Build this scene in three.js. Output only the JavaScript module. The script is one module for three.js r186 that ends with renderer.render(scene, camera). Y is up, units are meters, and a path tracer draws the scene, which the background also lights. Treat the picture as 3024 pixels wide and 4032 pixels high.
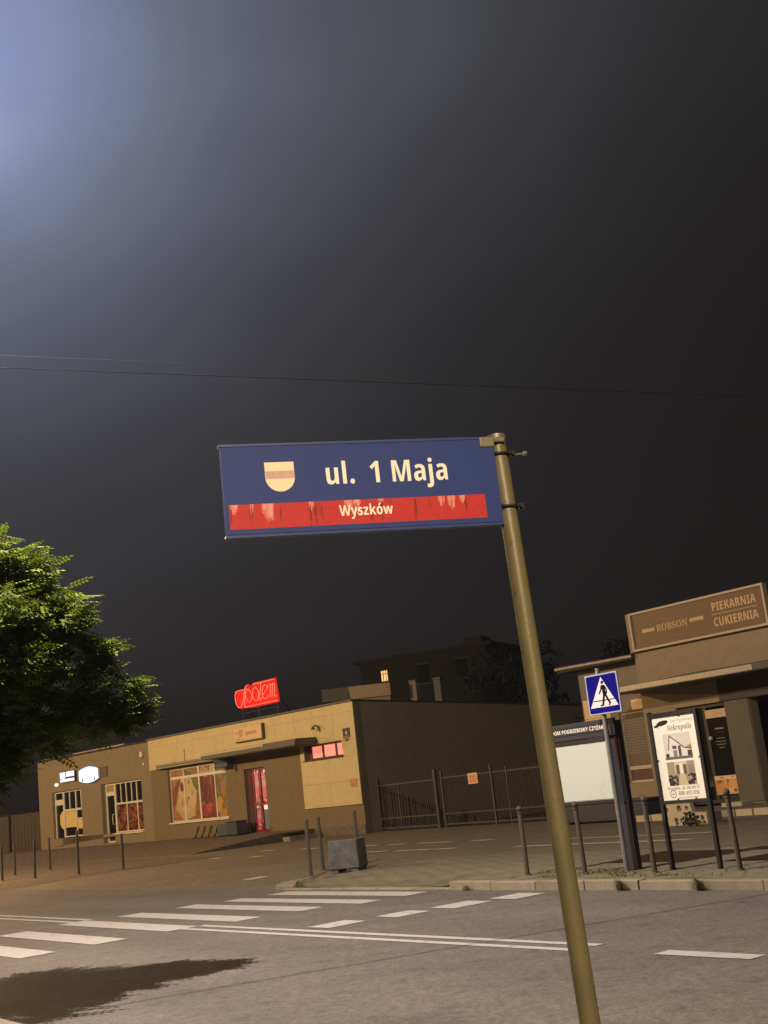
import * as THREE from 'three';
import { mergeGeometries, toCreasedNormals } from 'three/addons/utils/BufferGeometryUtils.js';
import { RoundedBoxGeometry } from 'three/addons/geometries/RoundedBoxGeometry.js';
import { RectAreaLightUniformsLib } from 'three/addons/lights/RectAreaLightUniformsLib.js';
import { ImprovedNoise } from 'three/addons/math/ImprovedNoise.js';

// ---------------------------------------------------------------- camera, sky, exposure
// World: x runs along the road (camera looks towards -x), z = 0 at the camera, far kerb at z = -12.45, y up.
const scene = new THREE.Scene();
const camera = new THREE.PerspectiveCamera(2 * Math.atan(2016 / 4800) * 180 / Math.PI, 768 / 1024, 0.1, 600);
{
  const a = 37.4 * Math.PI / 180, pitch = Math.atan(1075 / 4800);
  camera.position.set(0, 1.69, 0);
  camera.up.set(0, 1, 0);
  camera.lookAt(-Math.cos(a) * Math.cos(pitch), 1.69 + Math.sin(pitch), -Math.sin(a) * Math.cos(pitch));
  camera.rotateZ(-6.4 * Math.PI / 180);
  camera.updateMatrixWorld();
}
const renderer = new THREE.WebGLRenderer({ antialias: true });
renderer.toneMapping = THREE.LinearToneMapping;
renderer.toneMappingExposure = 1;
renderer.shadowMap.enabled = true;
RectAreaLightUniformsLib.init();

{ // night sky over a lit town: flare glow of the near lamp painted in as a bluish lobe up on the left, brown-grey towards the horizon
  const w = 512, h = 256, d = new Float32Array(w * h * 4), N = new ImprovedNoise(), az0 = Math.PI + 0.27, el0 = 0.59;
  const C = [Math.cos(el0) * Math.cos(az0), Math.sin(el0), Math.cos(el0) * Math.sin(az0)];
  for (let y = 0; y < h; y++) for (let x = 0; x < w; x++) {
    const el = ((y + 0.5) / h - 0.5) * Math.PI, az = ((x + 0.5) / w - 0.5) * 2 * Math.PI, D = [Math.cos(el) * Math.cos(az), Math.sin(el), Math.cos(el) * Math.sin(az)];
    const th = Math.acos(Math.max(-1, Math.min(1, D[0] * C[0] + D[1] * C[1] + D[2] * C[2]))) * 180 / Math.PI, n = N.noise(D[0] * 5, D[1] * 8, D[2] * 5) * 0.6 + N.noise(D[0] * 11, D[1] * 19, D[2] * 11 + 4) * 0.4;
    const ue = Math.max(0, Math.min(1, (el - 0.30) / 0.34)), up = ue * ue * (3 - 2 * ue);
    const b = 0.44 * Math.exp(-Math.sqrt(th * th + 9) / (8.0 + 3.2 * up)) * (1 + 0.22 * n), k = Math.exp(-th / 12), t = Math.sqrt(Math.max(0, Math.min(1, el / 1.05)));
    const lo = [0.0108, 0.0066, 0.0070], hi = [0.0078, 0.0070, 0.0067], tint = [0.95 - 0.16 * k, 1.0, 1.05 + 1.0 * k];
    for (let c = 0; c < 3; c++) d[(y * w + x) * 4 + c] = el < 0 ? lo[c] * 0.6 : lo[c] + (hi[c] - lo[c]) * t + b * tint[c] * Math.min(1, el / 0.12);
    d[(y * w + x) * 4 + 3] = 1;
  }
  const t = new THREE.DataTexture(d, w, h, THREE.RGBAFormat, THREE.FloatType);
  t.mapping = THREE.EquirectangularReflectionMapping; t.magFilter = t.minFilter = THREE.LinearFilter; t.needsUpdate = true;
  scene.background = t; scene.environment = t;
}
scene.fog = new THREE.FogExp2(new THREE.Color().setRGB(0.70, 0.84, 1.0), 0.0003);   // night haze round the lamps

const LAMP_WHITE = new THREE.Color().setRGB(1.0, 0.865, 0.745), LAMP_SODIUM = new THREE.Color().setRGB(1.0, 0.64, 0.31), LAMP_WARM = new THREE.Color().setRGB(1.0, 0.79, 0.53);
const LAMPS = [
  { post: [-14.9, -2.6], head: [-13.75, 10.2, -4.55], color: LAMP_WHITE, power: 640, label: 'street lamp with a white light above the small tree at the kerb' },
  { post: [-42.0, -2.7], head: [-42.0, 9.2, -5.0], color: LAMP_SODIUM, power: 1060, label: 'street lamp with an orange light down the road towards the grocery' },
  { post: [-69.0, -2.7], head: [-69.0, 9.2, -5.0], color: LAMP_SODIUM, power: 1000, label: 'street lamp with an orange light furthest down the road, past the shop row' },
  { post: [4.2, 3.2], head: [4.0, 8.6, 1.4], color: LAMP_WARM, power: 440, cone: 1.13, label: 'street lamp with a warm light behind the street name sign' },
];

// ---------------------------------------------------------------- helpers
let seed = 7;
const rnd = () => { seed = (seed + 0x6d2b79f5) | 0; let t = Math.imul(seed ^ (seed >>> 15), 1 | seed); t = (t + Math.imul(t ^ (t >>> 7), 61 | t)) ^ t; return ((t ^ (t >>> 14)) >>> 0) / 4294967296; };
const rr = (a, b) => a + (b - a) * rnd();
const V3 = (x, y, z) => new THREE.Vector3(x, y, z);
const noise = new ImprovedNoise();
const fbm = (x, y, z = 0, o = 4) => { let s = 0, a = 0.5; for (let i = 0; i < o; i++) { s += a * noise.noise(x, y, z + i * 7.3); x *= 2.03; y *= 2.03; a *= 0.5; } return s; };
const used = {};
function numbered(n) { used[n] = (used[n] ?? -1) + 1; return used[n] ? n + '_' + String(used[n]).padStart(3, '0') : n; }
function tag(o, label, category, group) { o.userData.label = label; o.userData.category = category; if (group) o.userData.group = group; return o; }
function thing(name, label, category, [x, y, z] = [0, 0, 0], turn = 0, group) {
  const o = new THREE.Group(); o.name = numbered(name); o.position.set(x, y, z); o.rotation.y = turn; scene.add(o);
  return tag(o, label, category, group);
}
// uv in metres from the dominant direction of each face
function uvm(g) {
  if (g.index) g = g.toNonIndexed();
  const p = g.attributes.position, uv = new Float32Array(p.count * 2), a = V3(), b = V3(), c = V3();
  for (let i = 0; i < p.count; i += 3) {
    a.fromBufferAttribute(p, i); b.fromBufferAttribute(p, i + 1); c.fromBufferAttribute(p, i + 2);
    const n = b.clone().sub(a).cross(c.clone().sub(a)), X = Math.abs(n.x), Y = Math.abs(n.y), Z = Math.abs(n.z);
    for (let k = 0; k < 3; k++) {
      const q = [a, b, c][k];
      const [u, v] = Y >= X && Y >= Z ? [q.x, q.z] : X >= Z ? [q.z, q.y] : [q.x, q.y];
      uv[(i + k) * 2] = u; uv[(i + k) * 2 + 1] = v;
    }
  }
  g.setAttribute('uv', new THREE.BufferAttribute(uv, 2));
  return g;
}
function place(g, x = 0, y = 0, z = 0, rx = 0, ry = 0, rz = 0) {
  if (rx || ry || rz) g.applyMatrix4(new THREE.Matrix4().makeRotationFromEuler(new THREE.Euler(rx, ry, rz)));
  return g.translate(x, y, z);
}
const box = (w, h, d, x, y, z, rx, ry, rz) => place(new THREE.BoxGeometry(w, h, d), x, y, z, rx, ry, rz);
const span = (x0, x1, y0, y1, z0, z1) => box(x1 - x0, y1 - y0, z1 - z0, (x0 + x1) / 2, (y0 + y1) / 2, (z0 + z1) / 2);
const rbox = (w, h, d, r, x, y, z, rx, ry, rz) => place(new RoundedBoxGeometry(w, h, d, 2, r), x, y, z, rx, ry, rz);
const rspan = (x0, x1, y0, y1, z0, z1, r = 0.012) => rbox(x1 - x0, y1 - y0, z1 - z0, r, (x0 + x1) / 2, (y0 + y1) / 2, (z0 + z1) / 2);
const cyl = (r0, r1, h, x, y, z, n = 16, rx, ry, rz) => place(new THREE.CylinderGeometry(r0, r1, h, n), x, y, z, rx, ry, rz);
function bar(a, b, r, n = 8, r2 = r) {
  const A = V3(...a), B = V3(...b), d = B.clone().sub(A), g = new THREE.CylinderGeometry(r2, r, d.length(), n);
  g.applyQuaternion(new THREE.Quaternion().setFromUnitVectors(V3(0, 1, 0), d.clone().normalize()));
  return g.translate((A.x + B.x) / 2, (A.y + B.y) / 2, (A.z + B.z) / 2);
}
const tube = (pts, r, n = 40, m = 8, closed = false) => new THREE.TubeGeometry(new THREE.CatmullRomCurve3(pts.map((p) => V3(...p)), closed, 'catmullrom', 0.5), n, r, m, closed);
function obj(name, geos, mat, parent = scene, metres = true) {
  let list = (Array.isArray(geos) ? geos : [geos]).map((g) => (g.index ? g.toNonIndexed() : g));
  let g = list.length > 1 ? mergeGeometries(list.map((q) => { for (const k of Object.keys(q.attributes)) if (!['position', 'normal', 'uv'].includes(k)) q.deleteAttribute(k); return q; })) : list[0];
  if (metres) g = uvm(g);
  const m = new THREE.Mesh(g, mat); m.name = parent === scene ? numbered(name) : name; m.castShadow = m.receiveShadow = true;
  parent.add(m); return m;
}
function objs(name, geos, mat, parent) { return geos.map((g) => obj(name, g, mat, parent)); }
function struct(name, geos, mat, metres = true) { const m = obj(name, geos, mat, scene, metres); m.userData.kind = 'structure'; return m; }
function copyOf(src, label, [x, y, z], turn, name) { const c = src.clone(); c.name = numbered(name); c.position.set(x, y, z); c.rotation.y = turn; c.userData = { ...src.userData, label }; scene.add(c); return c; }

// ---------------------------------------------------------------- textures and materials
function canvas(w, h, draw) { const c = document.createElement('canvas'); c.width = w; c.height = h; const g = c.getContext('2d'); draw(g, w, h); const t = new THREE.CanvasTexture(c); t.colorSpace = THREE.SRGBColorSpace; t.anisotropy = 8; return t; }
// tileable grain as a data texture: f(u, v) in 0..1 returns a factor
function grain(n, f, channels = 1) {
  const d = new Uint8Array(n * n * 4);
  for (let y = 0; y < n; y++) for (let x = 0; x < n; x++) { const v = f(x / n, y / n, x, y), o = (y * n + x) * 4; for (let c = 0; c < 3; c++) d[o + c] = Math.max(0, Math.min(255, Math.round(255 * (v.length ? v[c] : v)))); d[o + 3] = 255; }
  const t = new THREE.DataTexture(d, n, n); t.wrapS = t.wrapT = THREE.RepeatWrapping; t.magFilter = THREE.LinearFilter; t.minFilter = THREE.LinearMipmapLinearFilter; t.generateMipmaps = true; t.needsUpdate = true; return t;
}
// noise that repeats over 0..1 with the given number of periods
const torus = (u, v, k, z = 0, o = 3) => { let s = 0, a = 0.55; for (let i = 0; i < o; i++) { const A = u * Math.PI * 2, B = v * Math.PI * 2, r = k / (Math.PI * 2); s += a * noise.noise(Math.cos(A) * r + Math.cos(B) * r * 1.3 + z, Math.sin(A) * r + 11 * i, Math.sin(B) * r + Math.cos(B) * r * 0.3); k *= 2.1; a *= 0.5; } return s; };
const hash = (x, y) => { let h = (x * 374761393 + y * 668265263) | 0; h = Math.imul(h ^ (h >>> 13), 1274126177); return ((h ^ (h >>> 16)) >>> 0) / 4294967296; };
const tAsphalt = grain(512, (u, v, x, y) => 0.62 + 0.22 * torus(u, v, 9) + 0.26 * (hash(x, y) - 0.5) + 0.34 * (hash(x >> 1, y >> 1) - 0.5) * (hash((x >> 1) + 91, y >> 1) > 0.6 ? 1 : 0.35) + 0.22 * (hash(x >> 3, (y >> 3) + 7) - 0.5) + 0.16 * (hash((x + 4) >> 4, (y + 9) >> 4) - 0.5));
const tPlaster = grain(512, (u, v, x, y) => 0.84 + 0.14 * torus(u, v, 6, 3) + 0.10 * (hash(x, y) - 0.5) + 0.06 * (hash(x >> 2, y >> 2) - 0.5));
const tMetal = grain(256, (u, v, x, y) => 0.80 + 0.22 * torus(u, v, 7, 9) + 0.10 * (hash(x, y) - 0.5));
const tConcrete = grain(512, (u, v, x, y) => 0.70 + 0.30 * torus(u, v, 5, 5) + 0.16 * (hash(x, y) - 0.5) + 0.18 * (hash(x >> 2, y >> 2) - 0.5) - (hash(x >> 1, y >> 1) > 0.985 ? 0.3 : 0));
const tPaint = grain(512, (u, v, x, y) => { const n = torus(u, v, 10, 2, 4) + 0.5 * (hash(x >> 1, y >> 1) - 0.5); return n > 0.33 ? 0.52 : 0.82 + 0.14 * n; });
const tPaver = grain(512, (u, v, x, y) => { // 0.8 m tile of 0.2 x 0.1 m setts in running bond
  const row = Math.floor(v * 8), X = (u * 4 + (row % 2) * 0.5) % 1, Y = (v * 8) % 1, col = Math.floor(u * 4 + (row % 2) * 0.5) % 4;
  const j = X < 0.04 || X > 0.96 || Y < 0.08 || Y > 0.92;
  return j ? 0.55 : 0.66 + 0.26 * (hash(col * 7 + 3, row * 13 + 5) - 0.5) + 0.16 * (hash(x, y) - 0.5) + 0.1 * torus(u, v, 4);
});
const tAggregate = grain(512, (u, v, x, y) => 0.62 + 0.42 * torus(u, v, 4, 8) + 0.30 * (hash(x >> 3, y >> 3) - 0.5) + 0.16 * (hash(x, y) - 0.5));
const tChip = grain(512, (u, v, x, y) => { const n = torus(u, v, 16, 21, 4) + 0.3 * (hash(x >> 2, y >> 2) - 0.5), w = 0.80 + 0.16 * torus(u, v, 4, 6) + 0.07 * (hash(x, y) - 0.5); return n > 0.47 ? [0.40, 0.30, 0.19] : n > 0.43 ? [w * 0.75, w * 0.7, w * 0.62] : [w, w, w * 0.98]; });
function rep(t, s) { const c = t.clone(); c.repeat.set(1 / s, 1 / s); c.needsUpdate = true; return c; }
const L = (r, g, b) => new THREE.Color().setRGB(r, g, b);
const std = (color, o = {}) => new THREE.MeshStandardMaterial({ color, roughness: 0.85, ...o });
const M = {
  asphalt: std(L(0.222, 0.193, 0.170), { map: rep(tAsphalt, 1.6), bumpMap: rep(tAsphalt, 1.6), bumpScale: 0.006, vertexColors: true, roughness: 0.82 }),
  carpark: std(L(0.275, 0.218, 0.145), { map: rep(tAsphalt, 2.3), bumpMap: rep(tAsphalt, 2.3), bumpScale: 0.006, vertexColors: true, roughness: 0.9 }),
  paver: std(L(0.31, 0.262, 0.175), { map: rep(tPaver, 0.8), bumpMap: rep(tPaver, 0.8), bumpScale: 0.006, vertexColors: true, roughness: 0.9 }),
  paverWarm: std(L(0.205, 0.155, 0.102), { map: rep(tPaver, 0.8), bumpMap: rep(tPaver, 0.8), bumpScale: 0.006, vertexColors: true, roughness: 0.9 }),
  kerb: std(L(0.42, 0.355, 0.25), { map: rep(tConcrete, 1.3), bumpMap: rep(tConcrete, 1.3), bumpScale: 0.006, roughness: 0.92 }),
  kerb2: std(L(0.36, 0.305, 0.215), { map: rep(tConcrete, 1.1), bumpMap: rep(tConcrete, 1.1), bumpScale: 0.006, roughness: 0.92 }),
  soil: std(L(0.045, 0.045, 0.028), { map: rep(tConcrete, 3), roughness: 1 }),
  paint: std(L(0.60, 0.56, 0.53), { map: rep(tPaint, 1.4), roughness: 0.7 }),
  wornPaint: std(L(0.66, 0.58, 0.47), { map: rep(tPaint, 0.9), roughness: 0.8 }),
  yellow: std(L(0.62, 0.525, 0.285), { map: rep(tPlaster, 1.7), bumpMap: rep(tPlaster, 0.6), bumpScale: 0.003, roughness: 0.9 }),
  yellowB: std(L(0.605, 0.512, 0.275), { map: rep(tPlaster, 2.3), bumpMap: rep(tPlaster, 0.6), bumpScale: 0.003, roughness: 0.9 }),
  yellowC: std(L(0.63, 0.53, 0.295), { map: rep(tPlaster, 1.3), bumpMap: rep(tPlaster, 0.7), bumpScale: 0.003, roughness: 0.9 }),
  yellow2: std(L(0.30, 0.24, 0.13), { roughness: 0.95 }),
  taupeWarm: std(L(0.192, 0.146, 0.080), { map: rep(tPlaster, 2.1), bumpMap: rep(tPlaster, 0.6), bumpScale: 0.003, roughness: 0.92 }),
  taupe: std(L(0.245, 0.198, 0.130), { map: rep(tPlaster, 2.1), bumpMap: rep(tPlaster, 0.6), bumpScale: 0.003, roughness: 0.92 }),
  sideWall: std(L(0.275, 0.222, 0.135), { map: rep(tPlaster, 2.6), roughness: 0.95 }),
  bakery: std(L(0.345, 0.268, 0.160), { map: rep(tPlaster, 1.9), bumpMap: rep(tPlaster, 0.7), bumpScale: 0.003, roughness: 0.92 }),
  lowHouse: std(L(0.26, 0.215, 0.155), { map: rep(tPlaster, 1.6), roughness: 0.92 }),
  cream: std(L(0.62, 0.50, 0.33), { map: rep(tPlaster, 1.1), roughness: 0.8 }),
  trim: std(L(0.10, 0.085, 0.065), { map: rep(tMetal, 0.8), roughness: 0.6 }),
  gutter: std(L(0.38, 0.33, 0.27), { map: rep(tMetal, 0.8), roughness: 0.5, metalness: 0.4 }),
  roofing: std(L(0.05, 0.046, 0.042), { map: rep(tConcrete, 2), roughness: 0.95 }),
  white: std(L(0.74, 0.70, 0.60), { map: rep(tMetal, 0.9), roughness: 0.5 }),
  darkMetal: std(L(0.035, 0.030, 0.030), { map: rep(tMetal, 0.5), roughness: 0.55, metalness: 0.3 }),
  bollard: std(L(0.105, 0.082, 0.062), { map: rep(tMetal, 0.3), bumpMap: rep(tMetal, 0.12), bumpScale: 0.002, roughness: 0.65 }),
  bollardDark: std(L(0.055, 0.044, 0.036), { map: rep(tMetal, 0.3), roughness: 0.65 }),
  galv: std(L(0.42, 0.41, 0.40), { map: rep(tMetal, 0.35), roughness: 0.45, metalness: 0.7 }),
  bracket: std(L(0.34, 0.29, 0.22), { map: rep(tMetal, 0.15), roughness: 0.5, metalness: 0.5 }),
  olive: std(L(0.215, 0.178, 0.088), { map: rep(tChip, 0.45), bumpMap: rep(tMetal, 0.08), bumpScale: 0.0015, roughness: 0.38 }),
  fence: std(L(0.030, 0.025, 0.022), { map: rep(tMetal, 0.4), roughness: 0.6 }),
  fencePost: std(L(0.058, 0.046, 0.038), { map: rep(tMetal, 0.4), roughness: 0.6 }),
  concrete: std(L(0.245, 0.24, 0.21), { map: rep(tAggregate, 0.8), bumpMap: rep(tConcrete, 0.35), bumpScale: 0.01, roughness: 0.95 }),
  glassDark: new THREE.MeshPhysicalMaterial({ color: L(0.012, 0.011, 0.010), roughness: 0.06, clearcoat: 1, clearcoatRoughness: 0.04 }),
  blueBox: std(L(0.045, 0.065, 0.085), { map: rep(tMetal, 0.5), roughness: 0.6 }),
  navy: std(L(0.030, 0.038, 0.060), { map: rep(tMetal, 0.6), roughness: 0.6 }),
  black: std(L(0.012, 0.011, 0.011), { roughness: 0.6 }),
  redFrame: std(L(0.30, 0.018, 0.022), { map: rep(tMetal, 0.5), roughness: 0.5 }),
  rubber: std(L(0.03, 0.028, 0.024), { roughness: 1 }),
  wood: std(L(0.12, 0.08, 0.05), { map: rep(tMetal, 0.3), roughness: 0.9 }),
  bark: std(L(0.10, 0.08, 0.06), { map: rep(tConcrete, 0.4), bumpMap: rep(tConcrete, 0.2), bumpScale: 0.02, roughness: 1 }),
};
const glow = (r, g, b, k = 1, base = 0.5) => new THREE.MeshStandardMaterial({ color: L(base, base, base), roughness: 0.6, emissive: L(r, g, b), emissiveIntensity: k });
const printed = (t, o = {}) => new THREE.MeshStandardMaterial({ map: t, roughness: 0.55, ...o });
// a flat print standing in the xy plane, facing +z, with uv 0..1 (or a window of the print)
function sheet(x0, x1, y0, y1, z, u0 = 0, u1 = 1, v0 = 0, v1 = 1, thick = 0.008) {
  const g = new THREE.BoxGeometry(x1 - x0, y1 - y0, thick).translate((x0 + x1) / 2, (y0 + y1) / 2, z);
  const p = g.attributes.position, uv = g.attributes.uv;
  for (let i = 0; i < p.count; i++) uv.setXY(i, u0 + (u1 - u0) * (p.getX(i) - x0) / (x1 - x0), v0 + (v1 - v0) * (p.getY(i) - y0) / (y1 - y0));
  return g;
}
function areaLight(parent, color, power, w, h, x, y, z, turn = 0, tilt = 0) { // faces local +z
  const l = new THREE.RectAreaLight(color, power, w, h); l.name = 'glow_light'; l.position.set(x, y, z); l.rotation.set(tilt, turn + Math.PI, 0, 'YXZ'); parent.add(l); return l;
}

// ---------------------------------------------------------------- ground
function ground(name, x0, x1, z0, z1, y, mat, step = 0.5, f) {
  const nx = Math.max(1, Math.min(400, Math.round((x1 - x0) / step))), nz = Math.max(1, Math.min(160, Math.round((z1 - z0) / step)));
  const g = new THREE.PlaneGeometry(x1 - x0, z1 - z0, nx, nz).rotateX(-Math.PI / 2).translate((x0 + x1) / 2, 0, (z0 + z1) / 2);
  const p = g.attributes.position, uv = g.attributes.uv, col = new Float32Array(p.count * 3);
  for (let i = 0; i < p.count; i++) {
    const x = p.getX(i), z = p.getZ(i); p.setY(i, typeof y === 'function' ? y(x, z) : y); uv.setXY(i, x, z);
    const n = 1 + 0.30 * fbm(x * 0.35, z * 0.5, 3) + 0.25 * fbm(x * 1.7, z * 1.7, 9, 3), c = f ? f(x, z) : [1, 1, 1];
    col.set([n * c[0], n * c[1], n * c[2]], i * 3);
  }
  g.setAttribute('color', new THREE.BufferAttribute(col, 3)); g.computeVertexNormals();
  const m = new THREE.Mesh(g, mat); m.name = name; m.receiveShadow = m.castShadow = true; m.userData.kind = 'structure'; scene.add(m); return m;
}
const ROADZ = [-12.45, -3.74];
struct('ground', new THREE.PlaneGeometry(420, 420).rotateX(-Math.PI / 2).translate(-60, -0.06, -60), M.soil);
// road: slightly patched asphalt, wheel tracks a touch paler
ground('road', -110, 45, ROADZ[0], ROADZ[1], 0, M.asphalt, 0.45, (x, z) => { const k = 1 + 0.07 * Math.cos((z + 8.5) * 3.1) + (fbm(x * 0.12, z * 0.9, 20, 2) > 0.12 ? -0.10 : 0); return [k, k * 0.99, k * 0.985]; });
const lotY = (x, z) => { const t = Math.max(0, Math.min(1, (-12.45 - z) / 3.2)); return 0.001 + 0.085 * t * t * (3 - 2 * t); };
ground('car_park', -75, 20, -27.6, -12.45, lotY, M.carpark, 0.6);
ground('pavement', -20.9, 24, -16.6, -12.62, (x, z) => { const a = Math.min(1, Math.max(0, (x + 16.2) / 1.2)), b = Math.min(1, Math.max(0, (-12.62 - z) / 1.3)), e = Math.min(1, Math.max(0, (x + 20.9) / 0.8)); return 0.03 + 0.09 * Math.max(a, b * b * (3 - 2 * b)); }, M.paver, 0.4, (x, z) => { const gr = z > -13.75 && fbm(x * 1.3, z * 1.3, 4, 3) > 0.02 ? [0.72, 0.78, 0.58] : [1, 1, 1]; return gr; });
ground('pavement_left', -100, -36.0, -19.5, -12.46, (x, z) => { const k = Math.max(0, Math.min(1, Math.min((-36 - x) / 1.6, (-12.46 - z) / 1.5))); return (lotY(x, z) + 0.006) * (1 - k) + 0.12 * k; }, M.paverWarm, 0.5);
struct('pavement_edge', [span(-20.9, 24, 0, 0.116, -16.6, -16.48), span(-20.9, -20.78, 0, 0.117, -16.45, -13.4), span(-100, -37.6, 0, 0.116, -19.5, -19.4)], M.kerb2);
ground('verge', -70, 40, -3.59, 40, 0.10, new THREE.MeshStandardMaterial({ color: L(0.07, 0.085, 0.03), map: rep(tConcrete, 2), roughness: 1, vertexColors: true }), 1.2);
{ // kerb stones, one by one where the photograph shows their joints
  const k = new THREE.Group(); k.name = 'kerb'; k.userData.kind = 'structure'; scene.add(k);
  const shapes = [0, 1, 2].map((i) => uvm(rbox(0.985, 0.15, 0.17, 0.016, 0, 0.05, 0)));
  for (let i = 0; i < 25; i++) {
    const x = -20.2 + i; if (x > 4) break;
    const m = new THREE.Mesh(shapes[i % 3], i % 3 === 1 ? M.kerb2 : M.kerb); m.name = 'kerb_stone'; m.castShadow = m.receiveShadow = true;
    m.position.set(x + rr(-0.004, 0.004), rr(-0.006, 0.006) - 0.095 * Math.min(1, Math.max(0, (-15.2 - x) / 1.0)), -12.535 + rr(-0.01, 0.01)); m.rotation.y = rr(-0.008, 0.008); k.add(m);
  }
  // rounded corner of the kerb into the side street
  for (let i = 0; i < 5; i++) {
    const t = (i + 0.5) / 5 * Math.PI / 2, m = new THREE.Mesh(uvm(rbox(0.40, 0.15, 0.17, 0.016, 0, 0.05, 0)), i % 2 ? M.kerb : M.kerb2);
    m.name = 'kerb_stone'; m.position.set(-20.65 - Math.sin(t) * 0.75 + 0.05, -0.06 + i * 0.01, -13.33 + Math.cos(t) * 0.75); m.rotation.y = -t * -1 ; m.castShadow = true; k.add(m);
  }
  obj('kerb_run', span(5, 24, -0.02, 0.124, -12.62, -12.45), M.kerb2, k);
  obj('kerb_run', span(-100, 40, -0.02, 0.12, -3.74, -3.59), M.kerb, k);
}
// road markings
function marking(name, quads, mat, y = 0.006) {
  const pos = [], uv = [];
  for (const q of quads) { const [a, b, c, d] = q; for (const p of [a, c, b, a, d, c]) { pos.push(p[0], (typeof y === 'function' ? y(p[0], p[1]) : y), p[1]); uv.push(p[0], p[1]); } }
  const g = new THREE.BufferGeometry(); g.setAttribute('position', new THREE.Float32BufferAttribute(pos, 3)); g.setAttribute('uv', new THREE.Float32BufferAttribute(uv, 2)); g.computeVertexNormals();
  const n = g.attributes.normal; if (n.getY(0) < 0) { for (let i = 0; i < pos.length; i += 9) for (let k = 0; k < 3; k++) { const t = g.attributes.position.array[i + 3 + k]; g.attributes.position.array[i + 3 + k] = g.attributes.position.array[i + 6 + k]; g.attributes.position.array[i + 6 + k] = t; } g.computeVertexNormals(); }
  const m = new THREE.Mesh(g, mat); m.name = name; m.receiveShadow = true; return m;
}
const rect = (x0, x1, z0, z1) => [[x0, z0], [x1, z0], [x1, z1], [x0, z1]];
{
  const zebra = new THREE.Group(); zebra.name = 'zebra_crossing'; zebra.userData.kind = 'structure'; scene.add(zebra);
  for (const [xl, xr, z0, z1] of [[-20.2, -15.95, -12.24, -11.78], [-20.35, -16.0, -11.36, -10.95], [-20.65, -16.46, -10.58, -10.14], [-20.8, -16.62, -9.58, -9.12], [-21.1, -16.9, -8.66, -8.17], [-20.85, -16.88, -7.54, -7.04], [-20.8, -16.8, -6.47, -5.96], [-20.8, -16.8, -5.4, -4.9]]) zebra.add(marking('stripe', [rect(xl, xr, z0, z1)], M.paint));
  const cl = new THREE.Group(); cl.name = 'centre_line'; cl.userData.kind = 'structure'; scene.add(cl);
  cl.add(marking('double_line', [rect(-16.9, -8.8, -8.78, -8.66), rect(-16.9, -8.8, -8.49, -8.37), rect(-70, -21.1, -8.80, -8.68), rect(-70, -21.1, -8.51, -8.39)], M.paint, 0.005));
  for (let i = 0; i < 6; i++) cl.add(marking('dash', [rect(-7.86 + i * 2.1, -6.82 + i * 2.1, -8.64, -8.43)], M.paint));
  const sl = new THREE.Group(); sl.name = 'stop_line'; sl.userData.kind = 'structure'; scene.add(sl);
  for (const [x0, x1, z0, z1] of [[-13.72, -13.15, -12.14, -11.55], [-13.95, -13.4, -11.36, -10.68], [-14.12, -13.62, -10.44, -9.88], [-14.36, -13.85, -9.55, -8.95]]) sl.add(marking('dash', [rect(x0, x1, z0, z1)], M.paint));
  const pm = new THREE.Group(); pm.name = 'parking_lines'; pm.userData.kind = 'structure'; scene.add(pm);
  const q = []; const yL = (x, z) => lotY(x, z) + 0.008;
  for (const [x0, x1] of [[-35.9, -35.0], [-33.4, -32.4], [-30.3, -29.3], [-28.8, -28.0], [-27.4, -25.9], [-25.1, -24.3]]) q.push(rect(x0, x1, -21.0, -20.68));
  for (const [x0, x1] of [[-35.5, -34.9], [-33.0, -32.4], [-27.0, -26.1], [-25.7, -25.0], [-24.9, -24.2], [-24.0, -23.3]]) q.push(rect(x0, x1, -18.96, -18.66));
  for (const [x0, x1] of [[-20.9, -18.0], [-18.0, -16.6]]) q.push(rect(x0, x1, -20.12, -19.92));
  q.push(rect(-21.0, -16.0, -18.75, -18.5)); q.push(rect(-24.6, -24.15, -14.2, -13.75));
  for (const r of q) pm.add(marking('line', [r], M.wornPaint, yL));
}

// ---------------------------------------------------------------- grocery building and shops (local x runs along the facade, corner at 0, z outwards)
const CORNER = [-38.05, 0, -26.64], TURN = Math.asin(0.0877);
const toWorld = (x, y, z) => V3(x, y, z).applyAxisAngle(V3(0, 1, 0), TURN).add(V3(...CORNER));
const W3 = (x, y, z) => { const p = toWorld(x, y, z); return [p.x, p.y, p.z]; };
function wallWithHoles(x0, x1, y0, y1, holes, depth) {
  const s = new THREE.Shape([[x0, y0], [x1, y0], [x1, y1], [x0, y1]].map((p) => new THREE.Vector2(...p)));
  for (const [a, b, c, d] of holes) s.holes.push(new THREE.Path([[a, c], [a, d], [b, d], [b, c]].map((p) => new THREE.Vector2(...p))));
  return new THREE.ExtrudeGeometry(s, { depth, bevelEnabled: false }).translate(0, 0, -depth);
}
// window joinery: bars inside a rectangle; returns geometries
const frameBars = (x0, x1, y0, y1, z, w, d, xs = [], ys = []) => [span(x0, x0 + w, y0, y1, z - d, z), span(x1 - w, x1, y0, y1, z - d, z), span(x0 + w, x1 - w, y0, y0 + w, z - d, z - 0.002), span(x0 + w, x1 - w, y1 - w, y1, z - d, z - 0.002),
  ...xs.map(([x, a, b, ww = w]) => span(x - ww / 2, x + ww / 2, a, b, z - d + 0.002, z - 0.006)), ...ys.map(([y, a, b, ww = w]) => span(a, b, y - ww / 2, y + ww / 2, z - d + 0.004, z + 0.004))];

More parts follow.
